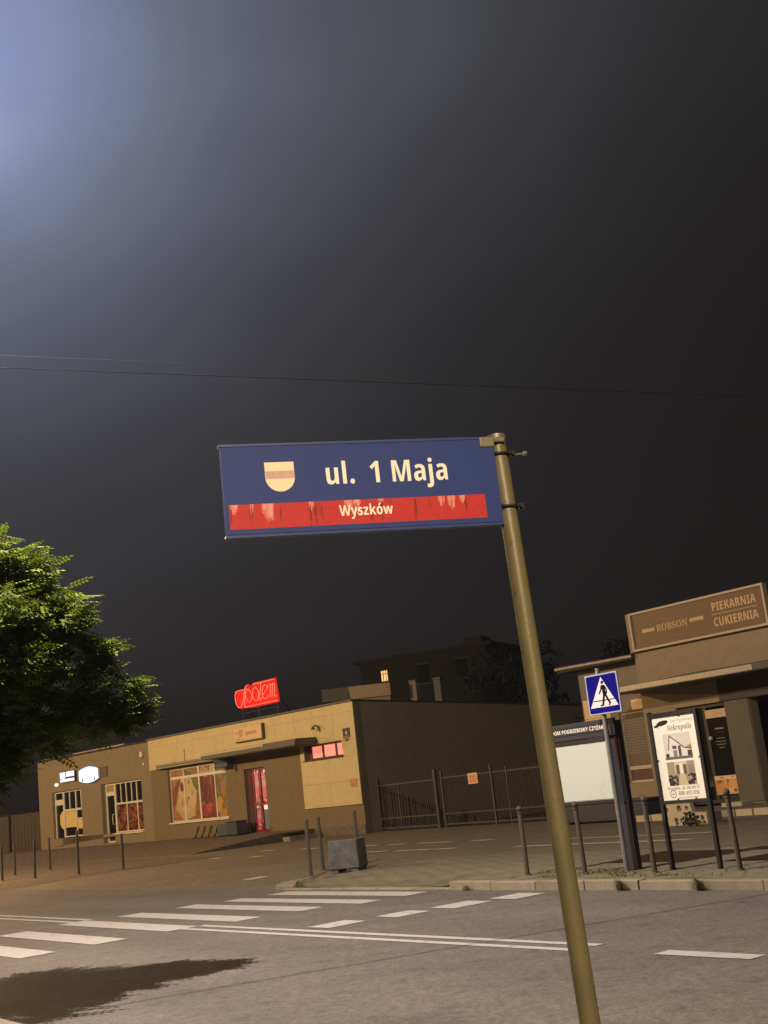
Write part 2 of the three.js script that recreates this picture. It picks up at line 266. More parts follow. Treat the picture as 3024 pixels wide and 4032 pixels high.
const grocery = thing('grocery_building', 'single storey grocery with yellow upper wall, red door and flat roof beside the gate', 'building', CORNER, TURN);
{
  const G = grocery;
  obj('wall', wallWithHoles(-15.03, 0, -0.1, 4.95, [[-13.58, -8.88, 1.15, 3.50], [-7.55, -6.06, 0.44, 3.03], [-3.26, -0.86, 2.98, 3.56]], 0.32), M.taupeWarm, G);
  const clad = obj('yellow_cladding', [span(-15.03, -0.01, 3.575, 4.95, 0.002, 0.05), span(-3.52, -3.262, 1.165, 3.572, 0.002, 0.05), span(-0.858, -0.01, 1.165, 3.572, 0.002, 0.05), span(-3.26, -0.86, 1.165, 2.96, 0.002, 0.05)], M.yellow2, G);
  const yel = [M.yellow, M.yellowB, M.yellowC], panel = (a, b, c, d, k) => obj('panel', rspan(a + 0.003, b - 0.003, c + 0.003, d - 0.003, 0.046, 0.060, 0.004), yel[k % 3], clad);
  for (let i = 0; i < 12; i++) { const a = -15.03 + i * 1.2517, b = a + 1.2517; panel(a, b, 4.60, 4.95, i * 5 + 1); panel(a, b, 3.575, 4.60, i * 7); }
  for (const [a, b, c, d, k] of [[-3.52, -3.262, 2.96, 3.572, 0], [-0.858, -0.01, 2.96, 3.572, 1], [-3.52, -1.76, 2.06, 2.96, 0], [-1.76, -0.01, 2.06, 2.96, 2], [-3.52, -1.76, 1.165, 2.06, 1], [-1.76, -0.01, 1.165, 2.06, 0]]) panel(a, b, c, d, k);
  obj('plinth', span(-15.03, 0.0, -0.1, 0.42, 0.004, 0.035), std(L(0.17, 0.14, 0.10), { map: rep(tConcrete, 1.2) }), G);
  { // side wall falls with the roof towards the yard
    const s = new THREE.Shape([[0.33, -0.1], [14, -0.1], [14, 4.2], [0.33, 4.94]].map((p) => new THREE.Vector2(...p)));
    obj('side_wall', new THREE.ExtrudeGeometry(s, { depth: 0.3, bevelEnabled: false }).rotateY(Math.PI / 2).translate(-0.3, 0, 0), M.sideWall, G);
    const r = new THREE.Shape([[-0.12, 4.955], [14.1, 4.215], [14.1, 4.30], [-0.12, 5.02]].map((p) => new THREE.Vector2(...p)));
    obj('roof', new THREE.ExtrudeGeometry(r, { depth: 15.06, bevelEnabled: false }).rotateY(Math.PI / 2).translate(-15.03, 0, 0), M.roofing, G);
    obj('back_wall', span(-15.03, -0.31, -0.1, 4.15, -14, -13.7), M.sideWall, G);
  }
  obj('edge_trim', span(-15.03, 0.02, 4.96, 5.03, 0.065, 0.125), M.trim, G);
  // big shop window with printed food panels behind white bars
  const food = canvas(1024, 512, (g, w, h) => {
    g.fillStyle = '#9a6a44'; g.fillRect(0, 0, w, h);
    const blob = (x, y, rx, ry, c, rot = 0) => { g.fillStyle = c; g.beginPath(); g.ellipse(x, y, rx, ry, rot, 0, 7); g.fill(); };
    g.fillStyle = '#b07850'; g.fillRect(0, 0, 240, h); g.fillStyle = '#8b4a30'; g.beginPath(); g.moveTo(0, 230); g.lineTo(190, 90); g.lineTo(140, 260); g.lineTo(0, 420); g.fill();
    g.fillStyle = '#e5d6a8'; g.beginPath(); g.moveTo(90, 300); g.lineTo(190, 110); g.lineTo(330, 60); g.lineTo(470, 200); g.lineTo(430, 360); g.lineTo(230, 470); g.fill();
    g.fillStyle = '#d9c48d'; g.beginPath(); g.moveTo(90, 300); g.lineTo(230, 470); g.lineTo(430, 360); g.lineTo(400, 470); g.lineTo(220, 512); g.lineTo(60, 400); g.fill();
    blob(200, 190, 34, 44, '#7c2a2a'); blob(330, 150, 12, 22, '#6b5a2c'); blob(310, 300, 14, 16, '#5a4a28'); blob(300, 60, 60, 34, '#57692c', 0.4); blob(355, 70, 18, 18, '#4a241c'); blob(430, 160, 34, 90, '#6c7c34', -0.5);
    g.fillStyle = '#4a2620'; g.fillRect(520, 40, 260, 480);
    for (let i = 0; i < 26; i++) blob(540 + rnd() * 220, 60 + rnd() * 380, 16 + rnd() * 22, 50 + rnd() * 60, ['#6b2b2b', '#8a3a34', '#561c22', '#a0604a', '#7a1f2a'][i % 5], rr(-0.3, 0.3));
    blob(580, 440, 60, 56, '#a52a34'); blob(690, 450, 66, 54, '#8f2430'); blob(640, 410, 40, 44, '#c2523e'); blob(600, 70, 80, 50, '#c7a988', 0.3); blob(740, 60, 60, 60, '#d8cdb4');
    g.fillStyle = '#6f6350'; g.fillRect(780, 0, 244, h); g.fillStyle = '#8d7c62'; g.beginPath(); g.moveTo(800, 100); g.lineTo(1024, 160); g.lineTo(1024, 230); g.lineTo(820, 140); g.fill();
    blob(830, 400, 70, 84, '#d6a94c'); blob(920, 250, 60, 90, '#a9774a'); blob(950, 420, 90, 60, '#9c6b38'); blob(880, 470, 80, 40, '#c29150'); blob(980, 330, 40, 90, '#7b6a4c');
    g.fillStyle = 'rgba(112,88,66,0.34)'; g.fillRect(0, 0, w, h); for (let i = 0; i < 160; i++) { g.fillStyle = `rgba(${['60,34,26', '190,160,120', '120,50,40', '90,80,50'][i % 4]},0.16)`; g.beginPath(); g.ellipse(rnd() * w, rnd() * h, 6 + rnd() * 30, 4 + rnd() * 24, rnd() * 3, 0, 7); g.fill(); }
    for (let i = 0; i < 2600; i++) { g.fillStyle = `rgba(${rnd() > 0.5 ? '255,230,190' : '30,15,10'},0.07)`; g.fillRect(rnd() * w, rnd() * h, 2 + rnd() * 5, 2 + rnd() * 5); }
  });
  const foodM = printed(food, { roughness: 0.25 });
  const bx = [-13.53, -12.42, -11.19, -9.93, -8.93], rows = [1.17, 3.06, 3.48];
  const win = obj('shop_window', frameBars(-13.56, -8.88, 1.14, 3.50, -0.10, 0.06, 0.06, [[-12.42, 1.2, 3.44, 0.07], [-11.19, 1.2, 3.44, 0.11], [-9.93, 1.2, 3.44, 0.07]], [[3.08, -13.5, -8.94, 0.12]]), M.white, G);
  for (let i = 0; i < 4; i++) for (let j = 0; j < 2; j++) obj('pane', sheet(bx[i], bx[i + 1], rows[j], rows[j + 1], -0.14, i / 4, (i + 1) / 4, j ? 0.80 : 0, j ? 1 : 0.80), foodM, win, false);
  obj('window_sill', span(-13.62, -8.84, 1.085, 1.145, -0.12, 0.07), M.white, win);
  const sb = obj('shutter_box', rspan(-14.16, -9.1, 3.56, 3.76, 0.065, 0.24, 0.02), M.trim, G);
  obj('slat', [span(-14.14, -9.12, 3.70, 3.725, 0.235, 0.252), span(-14.14, -9.12, 3.60, 3.63, 0.235, 0.252)], M.gutter, sb);
  obj('cable_run', span(-11.95, -11.92, 3.76, 4.3, 0.06, 0.075), M.trim, G);
  // canopy over the door
  const cp = obj('canopy', [span(-8.95, -2.35, 3.62, 3.80, 0.062, 1.15), span(-8.9, -2.4, 3.80, 3.86, 0.062, 1.05)], M.trim, G);
  obj('fascia', span(-8.97, -4.4, 3.76, 3.84, 1.152, 1.175), M.gutter, cp);
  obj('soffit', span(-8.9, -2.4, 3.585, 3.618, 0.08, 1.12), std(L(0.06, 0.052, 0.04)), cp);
  obj('roller_case', rspan(-9.12, -8.14, 3.22, 3.80, 0.065, 0.42, 0.03), M.blueBox, G);
  obj('bracket', span(-8.12, -8.02, 3.02, 3.5, 0.0, 0.09), M.trim, G);
  // red lit door
  const dr = obj('door', frameBars(-7.16, -6.06, 0.44, 3.02, -0.12, 0.075, 0.08, [[-6.65, 0.5, 2.95, 0.13]], [[1.55, -7.1, -6.1, 0.09]]), M.redFrame, G);
  const pink = [[-7.06, -6.78, 1.6, 2.93], [-6.54, -6.16, 1.6, 2.93], [-7.06, -6.78, 0.53, 1.5]];
  const doorPrint = canvas(256, 512, (g, w, h) => { g.fillStyle = '#ff7468'; g.fillRect(0, 0, w, h); for (let i = 0; i < 40; i++) { g.fillStyle = ['#c2322e', '#ffb59c', '#8d1f20', '#ff8f7a', '#f6c0a0', '#6d2a26'][i % 6]; const x = rnd() * w, y = rnd() * h; g.fillRect(x, y, 14 + rnd() * 60, 8 + rnd() * 38); } g.fillStyle = '#e8a486'; g.fillRect(40, 160, 180, 90); g.fillStyle = '#fff0e8'; g.fillRect(100, 30, 120, 40); });
  pink.forEach(([a, b, c, d], i) => { obj('pane', sheet(a, b, c, d, -0.16, i * 0.2, i * 0.2 + 0.5, 0.1, 0.95), new THREE.MeshStandardMaterial({ color: 0x201010, emissive: 0xffffff, emissiveMap: doorPrint, emissiveIntensity: i === 2 ? 0.45 : 0.62, roughness: 0.3 }), dr, false); });
  obj('pane', sheet(-6.54, -6.16, 0.53, 1.5, -0.16), new THREE.MeshStandardMaterial({ color: L(0.05, 0.06, 0.05), emissive: L(0.10, 0.09, 0.07), roughness: 0.15 }), dr, false);
  obj('door_sticker', sheet(-6.52, -6.2, 1.32, 1.5, -0.148), glow(0.55, 0.50, 0.48, 1), dr, false);
  obj('handle', bar([-6.72, 1.3, -0.05], [-6.72, 1.9, -0.05], 0.018), M.galv, dr);
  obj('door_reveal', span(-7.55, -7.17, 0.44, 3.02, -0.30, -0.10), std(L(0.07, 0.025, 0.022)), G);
  areaLight(G, L(1, 0.30, 0.24), 0.7, 0.9, 2.3, -6.6, 1.75, 0.12);
  // pink strip window
  const pw = obj('strip_window', frameBars(-3.24, -0.88, 2.99, 3.55, -0.06, 0.045, 0.06, [[-2.95, 3.0, 3.54, 0.10], [-2.2, 3.0, 3.54, 0.09], [-1.39, 3.0, 3.54, 0.09]]), std(L(0.10, 0.045, 0.03)), G);
  const pm = glow(0.98, 0.235, 0.165, 1, 0.2);
  for (const [a, b] of [[-2.9, -2.25], [-2.15, -1.44], [-1.34, -0.93]]) obj('pane', span(a, b, 3.06, 3.53, -0.115, -0.10), pm, pw);
  obj('pane', span(-3.19, -3.0, 3.04, 3.53, -0.115, -0.10), std(L(0.10, 0.035, 0.03), { roughness: 0.3 }), pw);
  obj('window_sill', span(-3.28, -0.82, 2.965, 3.0, -0.05, 0.13), M.wood, pw);
  areaLight(G, L(1, 0.28, 0.2), 0.8, 1.95, 0.45, -1.92, 3.3, 0.10);
  // small wall lamp on a bent arm, unlit
  const hk = obj('wall_lamp', tube([[-2.1, 4.02, 0.06], [-2.11, 4.2, 0.10], [-2.18, 4.28, 0.22], [-2.27, 4.22, 0.26]], 0.03, 16), M.trim, G);
  obj('lamp_shade', cyl(0.03, 0.09, 0.12, -2.27, 4.2, 0.27, 12), M.trim, hk);
}
// the neighbouring shops under the same roofline
const shops = thing('shop_row_building', 'long grey-brown shop building with two barred shop windows left of the grocery', 'building', CORNER, TURN);
{
  const G = shops, x0 = -26.62, x1 = -15.034;
  obj('wall', wallWithHoles(x0, x1, -0.1, 4.92, [[-19.86, -15.95, 0.92, 3.30], [-19.862, -18.72, 0.49, 0.9205], [-25.1, -21.92, 0.92, 3.26], [-25.102, -24.12, 0.52, 0.9205]], 0.34), M.taupe, G);
  obj('roof', span(x0 - 0.1, x1, 4.922, 5.0, -12, 0.07), M.roofing, G);
  obj('edge_trim', span(-22.4, -17.2, 5.0, 5.05, 0.0, 0.09), M.gutter, G);
  obj('edge_trim', span(x0 - 0.1, -22.42, 5.0, 5.04, 0.0, 0.09), M.trim, G);
  obj('side_wall', span(x0, x0 + 0.3, -0.1, 4.92, -12, -0.342), M.sideWall, G); obj('back_wall', span(x0 + 0.31, x1, -0.1, 4.9, -12, -11.7), M.sideWall, G);
  const coffee = canvas(512, 256, (g, w, h) => { g.fillStyle = '#5e3524'; g.fillRect(0, 0, w, h); for (let i = 0; i < 260; i++) { g.fillStyle = ['#6e3c28', '#4a2719', '#7d4a32', '#8b5a3c', '#3c2014'][i % 5]; g.beginPath(); g.ellipse(rnd() * w, rnd() * h, 10 + rnd() * 26, 8 + rnd() * 16, rnd() * 3, 0, 7); g.fill(); } g.strokeStyle = '#9a6a4a'; g.lineWidth = 3; for (let i = 0; i < 8; i++) { g.beginPath(); g.arc(rnd() * w, 140 + rnd() * 110, 20 + rnd() * 40, 0, 4); g.stroke(); } });
  const coffeeM = printed(coffee, { roughness: 0.2 });
  const dark = M.glassDark;
  // right window: door at its left
  const w2 = obj('shop_window', frameBars(-18.70, -15.97, 0.94, 3.28, -0.12, 0.055, 0.06, [[-18.16, 2.3, 3.24, 0.05], [-17.65, 0.98, 3.24, 0.06], [-17.14, 2.3, 3.24, 0.05], [-16.65, 0.98, 3.24, 0.06], [-16.13, 2.3, 3.24, 0.05]], [[2.285, -18.66, -16.0, 0.085]]), M.white, G);
  objs('pane', [[-18.65, -18.17], [-18.15, -17.66], [-17.64, -17.15], [-17.13, -16.66], [-16.64, -16.14]].map(([a, b]) => span(a, b, 2.32, 3.23, -0.17, -0.16)), dark, w2);
  [[-18.65, -17.69], [-17.62, -16.69], [-16.62, -16.02]].forEach(([a, b], i) => obj('pane', sheet(a, b, 0.99, 2.24, -0.165, i / 3, (i + 1) / 3), coffeeM, w2, false));
  obj('window_sill', span(-18.74, -15.93, 0.86, 0.925, -0.1, 0.08), M.white, w2);
  const d2 = obj('shop_door', frameBars(-19.60, -18.71, 0.50, 3.28, -0.12, 0.075, 0.06, [], [[2.80, -19.55, -18.75, 0.19]]), M.white, G);
  obj('pane', span(-19.52, -18.79, 2.90, 3.20, -0.17, -0.16), std(L(0.34, 0.26, 0.08), { roughness: 0.3 }), d2);
  obj('pane', span(-19.52, -18.79, 0.58, 2.70, -0.17, -0.16), dark, d2);
  obj('handle', tube([[-18.84, 1.35, -0.1], [-18.88, 1.38, -0.03], [-18.88, 1.78, -0.03], [-18.84, 1.82, -0.1]], 0.018, 16), M.white, d2);
  obj('reveal_panel', span(-19.855, -19.61, 0.5, 3.29, -0.3, -0.12), std(L(0.12, 0.10, 0.07)), G);
  // left window
  const w1 = obj('shop_window', frameBars(-24.08, -21.95, 0.95, 3.25, -0.12, 0.06, 0.06, [[-23.45, 2.32, 3.2, 0.06], [-22.77, 0.98, 3.2, 0.09], [-22.2, 2.32, 3.2, 0.06]], [[2.285, -24.05, -21.98, 0.10]]), M.white, G);
  objs('pane', [[-24.02, -23.49], [-23.41, -22.83], [-22.71, -22.24], [-22.16, -22.02]].map(([a, b]) => span(a, b, 2.34, 3.19, -0.17, -0.16)), dark, w1);
  obj('pane', span(-24.02, -22.82, 1.01, 2.23, -0.17, -0.16), dark, w1); obj('pane', span(-22.71, -22.01, 1.01, 2.23, -0.17, -0.16), dark, w1);
  const ply = std(L(0.72, 0.54, 0.20), { map: rep(tPlaster, 0.8), roughness: 0.8 });
  obj('paper_panel', [span(-24.0, -22.83, 1.42, 2.22, -0.155, -0.15), span(-22.7, -22.02, 1.32, 1.86, -0.155, -0.15)], ply, w1);
  const d1 = obj('shop_door', frameBars(-25.04, -24.09, 0.54, 3.25, -0.12, 0.07, 0.06, [], [[2.72, -25.0, -24.12, 0.28]]), M.white, G);
  obj('pane', span(-24.97, -24.16, 2.86, 3.18, -0.17, -0.16), dark, d1); obj('pane', span(-24.97, -24.16, 0.62, 2.58, -0.17, -0.16), dark, d1);
  obj('paper_panel', (() => { const s = new THREE.Shape([[-24.62, 1.6], [-24.4, 1.38], [-24.17, 1.34], [-24.17, 2.28], [-24.3, 2.26], [-24.62, 2.06]].map((p) => new THREE.Vector2(...p))); return new THREE.ExtrudeGeometry(s, { depth: 0.005, bevelEnabled: false }).translate(0, 0, -0.155); })(), ply, d1);
  obj('security_camera', rspan(-15.78, -15.58, 4.27, 4.52, 0.0, 0.12, 0.03), M.white, G); obj('junction_box', rspan(-15.62, -15.5, 3.88, 4.0, 0, 0.07, 0.02), M.white, G);
  obj('meter_box', rspan(-19.88, -19.08, 3.66, 4.14, 0.0, 0.05, 0.01), std(L(0.13, 0.105, 0.07), { map: rep(tPlaster, 0.9) }), G);
}
// raised paved strip in front of the shops, with a short step at its right end
{
  const s = new THREE.Shape([[0.04, -0.1], [0.04, 0.42], [2.0, 0.40], [5.6, 0.10], [5.6, -0.1]].map((p) => new THREE.Vector2(...p)));
  const g = uvm(new THREE.ExtrudeGeometry(s, { depth: 30.6, bevelEnabled: false }).rotateY(-Math.PI / 2).translate(-3.1, 0, 0));
  const n = g.attributes.position.count, c = new Float32Array(n * 3).fill(1); g.setAttribute('color', new THREE.BufferAttribute(c, 3));
  const m = new THREE.Mesh(g, M.paverWarm); m.name = 'shop_forecourt'; m.userData.kind = 'structure'; m.position.set(...CORNER); m.rotation.y = TURN; m.receiveShadow = m.castShadow = true; scene.add(m);
  const st = obj('step', span(-3.09, -2.6, -0.02, 0.25, 0.06, 1.6), M.kerb2); st.userData.kind = 'structure'; st.position.set(...CORNER); st.rotation.y = TURN;
}
{ // door mat
  const m = obj('door_mat', (() => { const s = new THREE.Shape([[-5.9, 1.6], [-3.2, 0.55], [-2.75, 0.8], [-2.9, 1.5], [-4.9, 2.6]].map((p) => new THREE.Vector2(...p))); return new THREE.ExtrudeGeometry(s, { depth: 0.02, bevelEnabled: false }).rotateX(-Math.PI / 2); })(), M.rubber);
  m.geometry.scale(1, 1, -1); m.geometry.computeVertexNormals();
  m.material = m.material.clone(); m.material.side = THREE.DoubleSide;
  m.position.set(...W3(0, 0.42, 0)); m.rotation.y = TURN; m.rotation.order = 'YXZ'; m.rotation.x = 0.045; tag(m, 'dark mat on the paving in front of the red grocery door', 'mat');
}
{ // neon sign on the roof
  const N = thing('neon_sign', 'red glowing neon lettering on a frame on the grocery roof', 'sign', W3(-7.03, 4.9, -0.55), TURN);
  const P = (x, y) => [(x - 190) * 0.00255 - 1.53, (865 + (1390 - x) * 0.232 - y) * 0.00152 + 0.74, 0];
  const neon = glow(1.7, 0.22, 0.12, 1, 0.05), r = 0.0165;
  const line = (pts, closed = false, n = 48) => tube(pts.map((p) => P(...p)), r, n, 7, closed);
  const oval = (cx, cy, rx, ry, tilt) => { const a = []; for (let i = 0; i < 12; i++) { const t = i / 12 * Math.PI * 2, X = Math.cos(t) * rx, Y = Math.sin(t) * ry; a.push([cx + X * Math.cos(tilt) - Y * Math.sin(tilt), cy + X * Math.sin(tilt) + Y * Math.cos(tilt)]); } return line(a, true); };
  obj('neon_letter', line([[575, 458], [525, 510], [492, 620], [460, 770], [430, 900], [385, 1030], [310, 1100], [245, 1050], [207, 920], [205, 770], [235, 680], [300, 628], [470, 590], [600, 572], [655, 640], [688, 740], [670, 860], [610, 925], [552, 895], [515, 800], [520, 700], [555, 610]], false, 120), neon, N);
  obj('neon_letter', [line([[505, 640], [485, 820], [455, 1080]], false, 20), line([[455, 1080], [900, 978], [1390, 865]], false, 20)], neon, N);
  obj('neon_letter', oval(800, 705, 86, 180, 0.04), neon, N);
  obj('neon_letter', line([[972, 380], [945, 560], [915, 760], [905, 850], [930, 868], [985, 785]], false, 40), neon, N);
  obj('neon_letter', line([[1005, 720], [1070, 640], [1150, 530], [1130, 475], [1085, 455], [1035, 485], [1000, 575], [985, 690], [1010, 790], [1068, 822], [1125, 785], [1150, 720]], false, 70), neon, N);
  obj('neon_letter', [line([[1150, 530], [1190, 450], [1240, 430], [1225, 560], [1190, 795]], false, 40), line([[1235, 470], [1275, 425], [1295, 440], [1250, 790]], false, 40), line([[1290, 445], [1340, 400], [1355, 440], [1325, 650], [1320, 730], [1345, 760], [1385, 735]], false, 40)], neon, N);
  obj('neon_letter', line([[735, 435], [1040, 365], [1345, 290]], false, 20), neon, N);
  const bs = new THREE.Shape([P(170, 640), P(480, 560), P(560, 430), P(700, 470), P(730, 390), P(1370, 240), P(1420, 900), P(700, 1080), P(300, 1130), P(180, 960)].map((p) => new THREE.Vector2(p[0], p[1])));
  obj('backing_board', new THREE.ExtrudeGeometry(bs, { depth: 0.02, bevelEnabled: false }).translate(0, 0, -0.09), std(L(0.62, 0.006, 0.006), { roughness: 0.8 }), N);
  obj('frame', [bar([-1.2, 0.05, -0.14], [-1.2, 1.25, -0.14], 0.025), bar([0, 0.05, -0.14], [0, 1.5, -0.14], 0.025), bar([1.35, 0.05, -0.14], [1.35, 1.55, -0.14], 0.025), bar([-1.3, 0.5, -0.14], [1.45, 0.5, -0.14], 0.02), bar([-1.2, 1.0, -0.14], [-1.2, 0.1, -0.9], 0.018), bar([1.35, 1.0, -0.14], [1.35, 0.1, -0.9], 0.018), span(-1.4, 1.5, 0.02, 0.09, -0.2, -0.08)], M.darkMetal, N);
  for (const x of [-0.75, 0.75]) areaLight(N, L(1, 0.05, 0.03), 0.9, 1.4, 0.75, x, 1.05, 0.06);
  for (const x of [-0.75, 0.75]) { const l = areaLight(N, L(1, 0.05, 0.03), 0.65, 1.4, 0.75, x, 1.05, 0.03); l.rotation.y = 0; }
}
{ // fascia board
  const t = canvas(512, 160, (g, w, h) => {
    g.fillStyle = '#c9ab84'; g.fillRect(0, 0, w, h); g.fillStyle = '#8a3f2b'; g.textBaseline = 'middle';
    for (let i = 0; i < 5; i++) g.fillRect(80 + (i % 2) * 10, 26 + i * 20, 96 - i * 6, 9); g.font = 'bold 34px sans-serif'; g.fillText('PSS', 18, 60); g.font = 'bold 60px sans-serif'; g.fillText('Społem', 210, 74, 270); g.font = 'bold 20px sans-serif'; g.fillText('Wyszków', 24, 138);
  });
  const S = thing('fascia_sign', 'pale sign board with faded red lettering above the grocery canopy', 'sign', W3(-6.8, 4.18, 0.0), TURN);
  obj('board', rspan(-1.03, 1.0, 0.0, 0.56, 0.062, 0.16, 0.012), M.cream, S); obj('print', sheet(-1.0, 0.98, 0.03, 0.54, 0.164), printed(t), S, false);
  obj('edge_frame', [span(-0.95, 1.06, -0.045, -0.005, 0.062, 0.17), span(1.005, 1.085, -0.003, 0.60, 0.062, 0.18)], M.wood, S);
}
function flatSign(name, label, cat, x, y, w, h, t, z = 0.062, back = M.trim) {
  const S = thing(name, label, cat, W3(x, y, 0), TURN);
  obj('plate', rspan(-w / 2, w / 2, -h / 2, h / 2, z, z + 0.02, 0.006), back, S); obj('print', sheet(-w / 2 + 0.008, w / 2 - 0.008, -h / 2 + 0.008, h / 2 - 0.008, z + 0.022, 0, 1, 0, 1, 0.004), printed(t), S, false); return S;
}
{
  const S = flatSign('house_number', 'dark house number plate with a white 4 on the yellow corner wall', 'house number', -0.51, 3.82, 0.42, 0.36, canvas(128, 110, (g, w, h) => { g.fillStyle = '#1d1220'; g.fillRect(0, 0, w, h); g.fillStyle = '#8a5a62'; g.fillRect(8, 92, 112, 12); g.fillStyle = '#d8d0d4'; g.font = 'bold 62px sans-serif'; g.textAlign = 'center'; g.fillText('4', 64, 74); }));
  obj('lamp_bracket', new THREE.ConeGeometry(0.12, 0.14, 12).rotateX(Math.PI).translate(-0.02, -0.27, 0.12), M.cream, S);
  flatSign('wall_notice', 'small faded notice low on the yellow corner wall', 'notice', -0.38, 1.96, 0.38, 0.32, canvas(128, 108, (g, w, h) => { g.fillStyle = '#c09068'; g.fillRect(0, 0, w, h); g.fillStyle = '#b57f5a'; g.fillRect(0, 0, w, 60); g.fillStyle = '#7a4a22'; g.fillRect(14, 68, 36, 12); g.fillRect(66, 64, 34, 14); g.fillRect(16, 88, 92, 9); }), 0.062, M.cream);
}
{ // two lit shop signs
  const A = thing('light_box_sign', 'bright white lens shaped light box between the two shop windows', 'sign', W3(-20.75, 3.88, 0), TURN);
  const s = new THREE.Shape(); s.moveTo(-0.98, -0.25); s.quadraticCurveTo(0, -0.56, 0.98, -0.25); s.lineTo(0.98, 0.22); s.quadraticCurveTo(0, 0.55, -0.98, 0.22); s.closePath();
  obj('housing', new THREE.ExtrudeGeometry(s, { depth: 0.14, bevelEnabled: false }).translate(0, 0, 0.004), M.white, A);
  const t = canvas(512, 288, (g, w, h) => { g.fillStyle = '#f4fbff'; g.fillRect(0, 0, w, h); g.fillStyle = '#bfe6f4'; g.fillRect(0, 0, w, 70); g.fillStyle = '#5f74c8'; g.beginPath(); g.arc(92, 205, 24, 0, 7); g.arc(420, 205, 24, 0, 7); g.fill(); g.strokeStyle = '#7fb3d4'; g.lineWidth = 8; g.beginPath(); g.moveTo(70, 84); g.quadraticCurveTo(130, 62, 190, 60); g.moveTo(330, 58); g.quadraticCurveTo(390, 62, 450, 80); g.stroke(); });
  const fg = new THREE.ExtrudeGeometry(s, { depth: 0.02, bevelEnabled: false }).translate(0, 0, 0.146); { const p = fg.attributes.position, uv = fg.attributes.uv; for (let i = 0; i < p.count; i++) uv.setXY(i, (p.getX(i) + 0.98) / 1.96, (p.getY(i) + 0.56) / 1.12); }
  obj('face', fg, new THREE.MeshStandardMaterial({ color: 0x333333, emissive: 0xffffff, emissiveMap: t, emissiveIntensity: 1.5, roughness: 0.4 }), A, false);
  areaLight(A, L(0.80, 0.93, 1), 3.2, 1.9, 0.75, 0, 0, 0.2);
  const B = thing('letter_sign', 'bright white light box with dark shapes half hidden by leaves', 'sign', W3(-23.08, 3.95, 0), TURN);
  obj('housing', rspan(-0.8, 0.8, -0.26, 0.26, 0.004, 0.12, 0.02), M.black, B);
  obj('face', [rspan(-0.76, -0.2, -0.06, 0.24, 0.1, 0.14, 0.03), rspan(-0.08, 0.76, 0.0, 0.25, 0.1, 0.14, 0.03), rspan(-0.76, 0.76, -0.24, -0.1, 0.1, 0.14, 0.02)], glow(1.5, 1.25, 1.5, 1, 0.2), B);
  areaLight(B, L(1, 0.86, 1), 2.6, 1.5, 0.45, 0, 0, 0.18);
  const C = obj('lit_lamp', place(new THREE.SphereGeometry(0.11, 12, 8), 0, 0, 0), glow(1.4, 1.2, 0.85, 1, 0.2)); C.scale.set(1.4, 0.8, 0.8); C.position.set(...W3(-24.3, 3.62, 0.12)); tag(C, 'small glowing lamp on the wall at the far left shop sign', 'lamp');
}
{ // waste container and cycle stand
  const B = thing('waste_container', 'dark blue waste container on the paving left of the red door', 'waste bin', W3(-7.83, 0.41, 0.62), TURN);
  obj('body', rspan(-0.74, 0.02, 0.03, 0.50, -0.26, 0.26, 0.04), M.blueBox, B); obj('body', rspan(0.02, 0.74, 0.03, 0.54, -0.28, 0.28, 0.04), M.navy, B); obj('lid', rspan(0.0, 0.77, 0.54, 0.585, -0.3, 0.3, 0.02), M.black, B);
  objs('foot', [span(-0.66, -0.56, 0, 0.04, -0.2, 0.2), span(0.56, 0.66, 0, 0.04, -0.2, 0.2)], M.black, B);
  const K = thing('bicycle_rack', 'low bent tube bicycle rack under the printed shop window', 'bicycle rack', W3(-9.75, 0.40, 0.7), TURN);
  for (let i = 0; i < 4; i++) obj('hoop', tube([[-1.05 + i * 0.5, 0.02, -0.2], [-0.8 + i * 0.5, 0.24, -0.1], [-0.52 + i * 0.5, 0.47, 0.0], [-0.36 + i * 0.5, 0.48, 0.05], [-0.30 + i * 0.5, 0.38, 0.1], [-0.42 + i * 0.5, 0.2, 0.15], [-0.55 + i * 0.5, 0.03, 0.2]], 0.021, 28), M.darkMetal, K);
  objs('rail', [bar([-1, 0.02, -0.2], [1.1, 0.02, -0.2], 0.02), bar([-0.8, 0.02, 0.2], [1.3, 0.02, 0.2], 0.02)], M.darkMetal, K);
}
{ // block on the roof, roof vents
  const p0 = V3(-44.6, 0, -29.6), p1 = V3(-42.8, 0, -32.0), d = p1.clone().sub(p0), len = d.length(), ang = Math.atan2(-d.z, d.x);
  const R_ = thing('rooftop_block', 'low pale block with an overhanging cap on the grocery roof', 'rooftop block', [p0.x, 4.7, p0.z], ang);
  obj('cap', rspan(0, len, 0.82, 1.38, -1.6, 0, 0.02), std(L(0.42, 0.33, 0.20), { map: rep(tPlaster, 1.5) }), R_); obj('base', span(0.55, len - 0.05, -0.3, 0.82, -1.5, -0.12), std(L(0.30, 0.24, 0.15), { map: rep(tPlaster, 1.5) }), R_);
  for (const [x, z, i] of [[-42.9, -33.4, 0], [-42.3, -34.3, 1]]) {
    const v = thing('roof_vent', i ? 'right hand grey vent shaft rising from the dark roof' : 'left hand pale vent shaft with a bright edge rising from the dark roof', 'vent', [x, 4.2, z], 0.4, undefined);
    obj('shaft', rspan(-0.17, 0.17, -0.2, 1.85, -0.17, 0.17, 0.02), i ? std(L(0.13, 0.12, 0.12)) : M.lowHouse, v); obj('cap', rspan(-0.2, 0.2, 1.85, 1.93, -0.2, 0.2, 0.02), M.trim, v);
  }
}
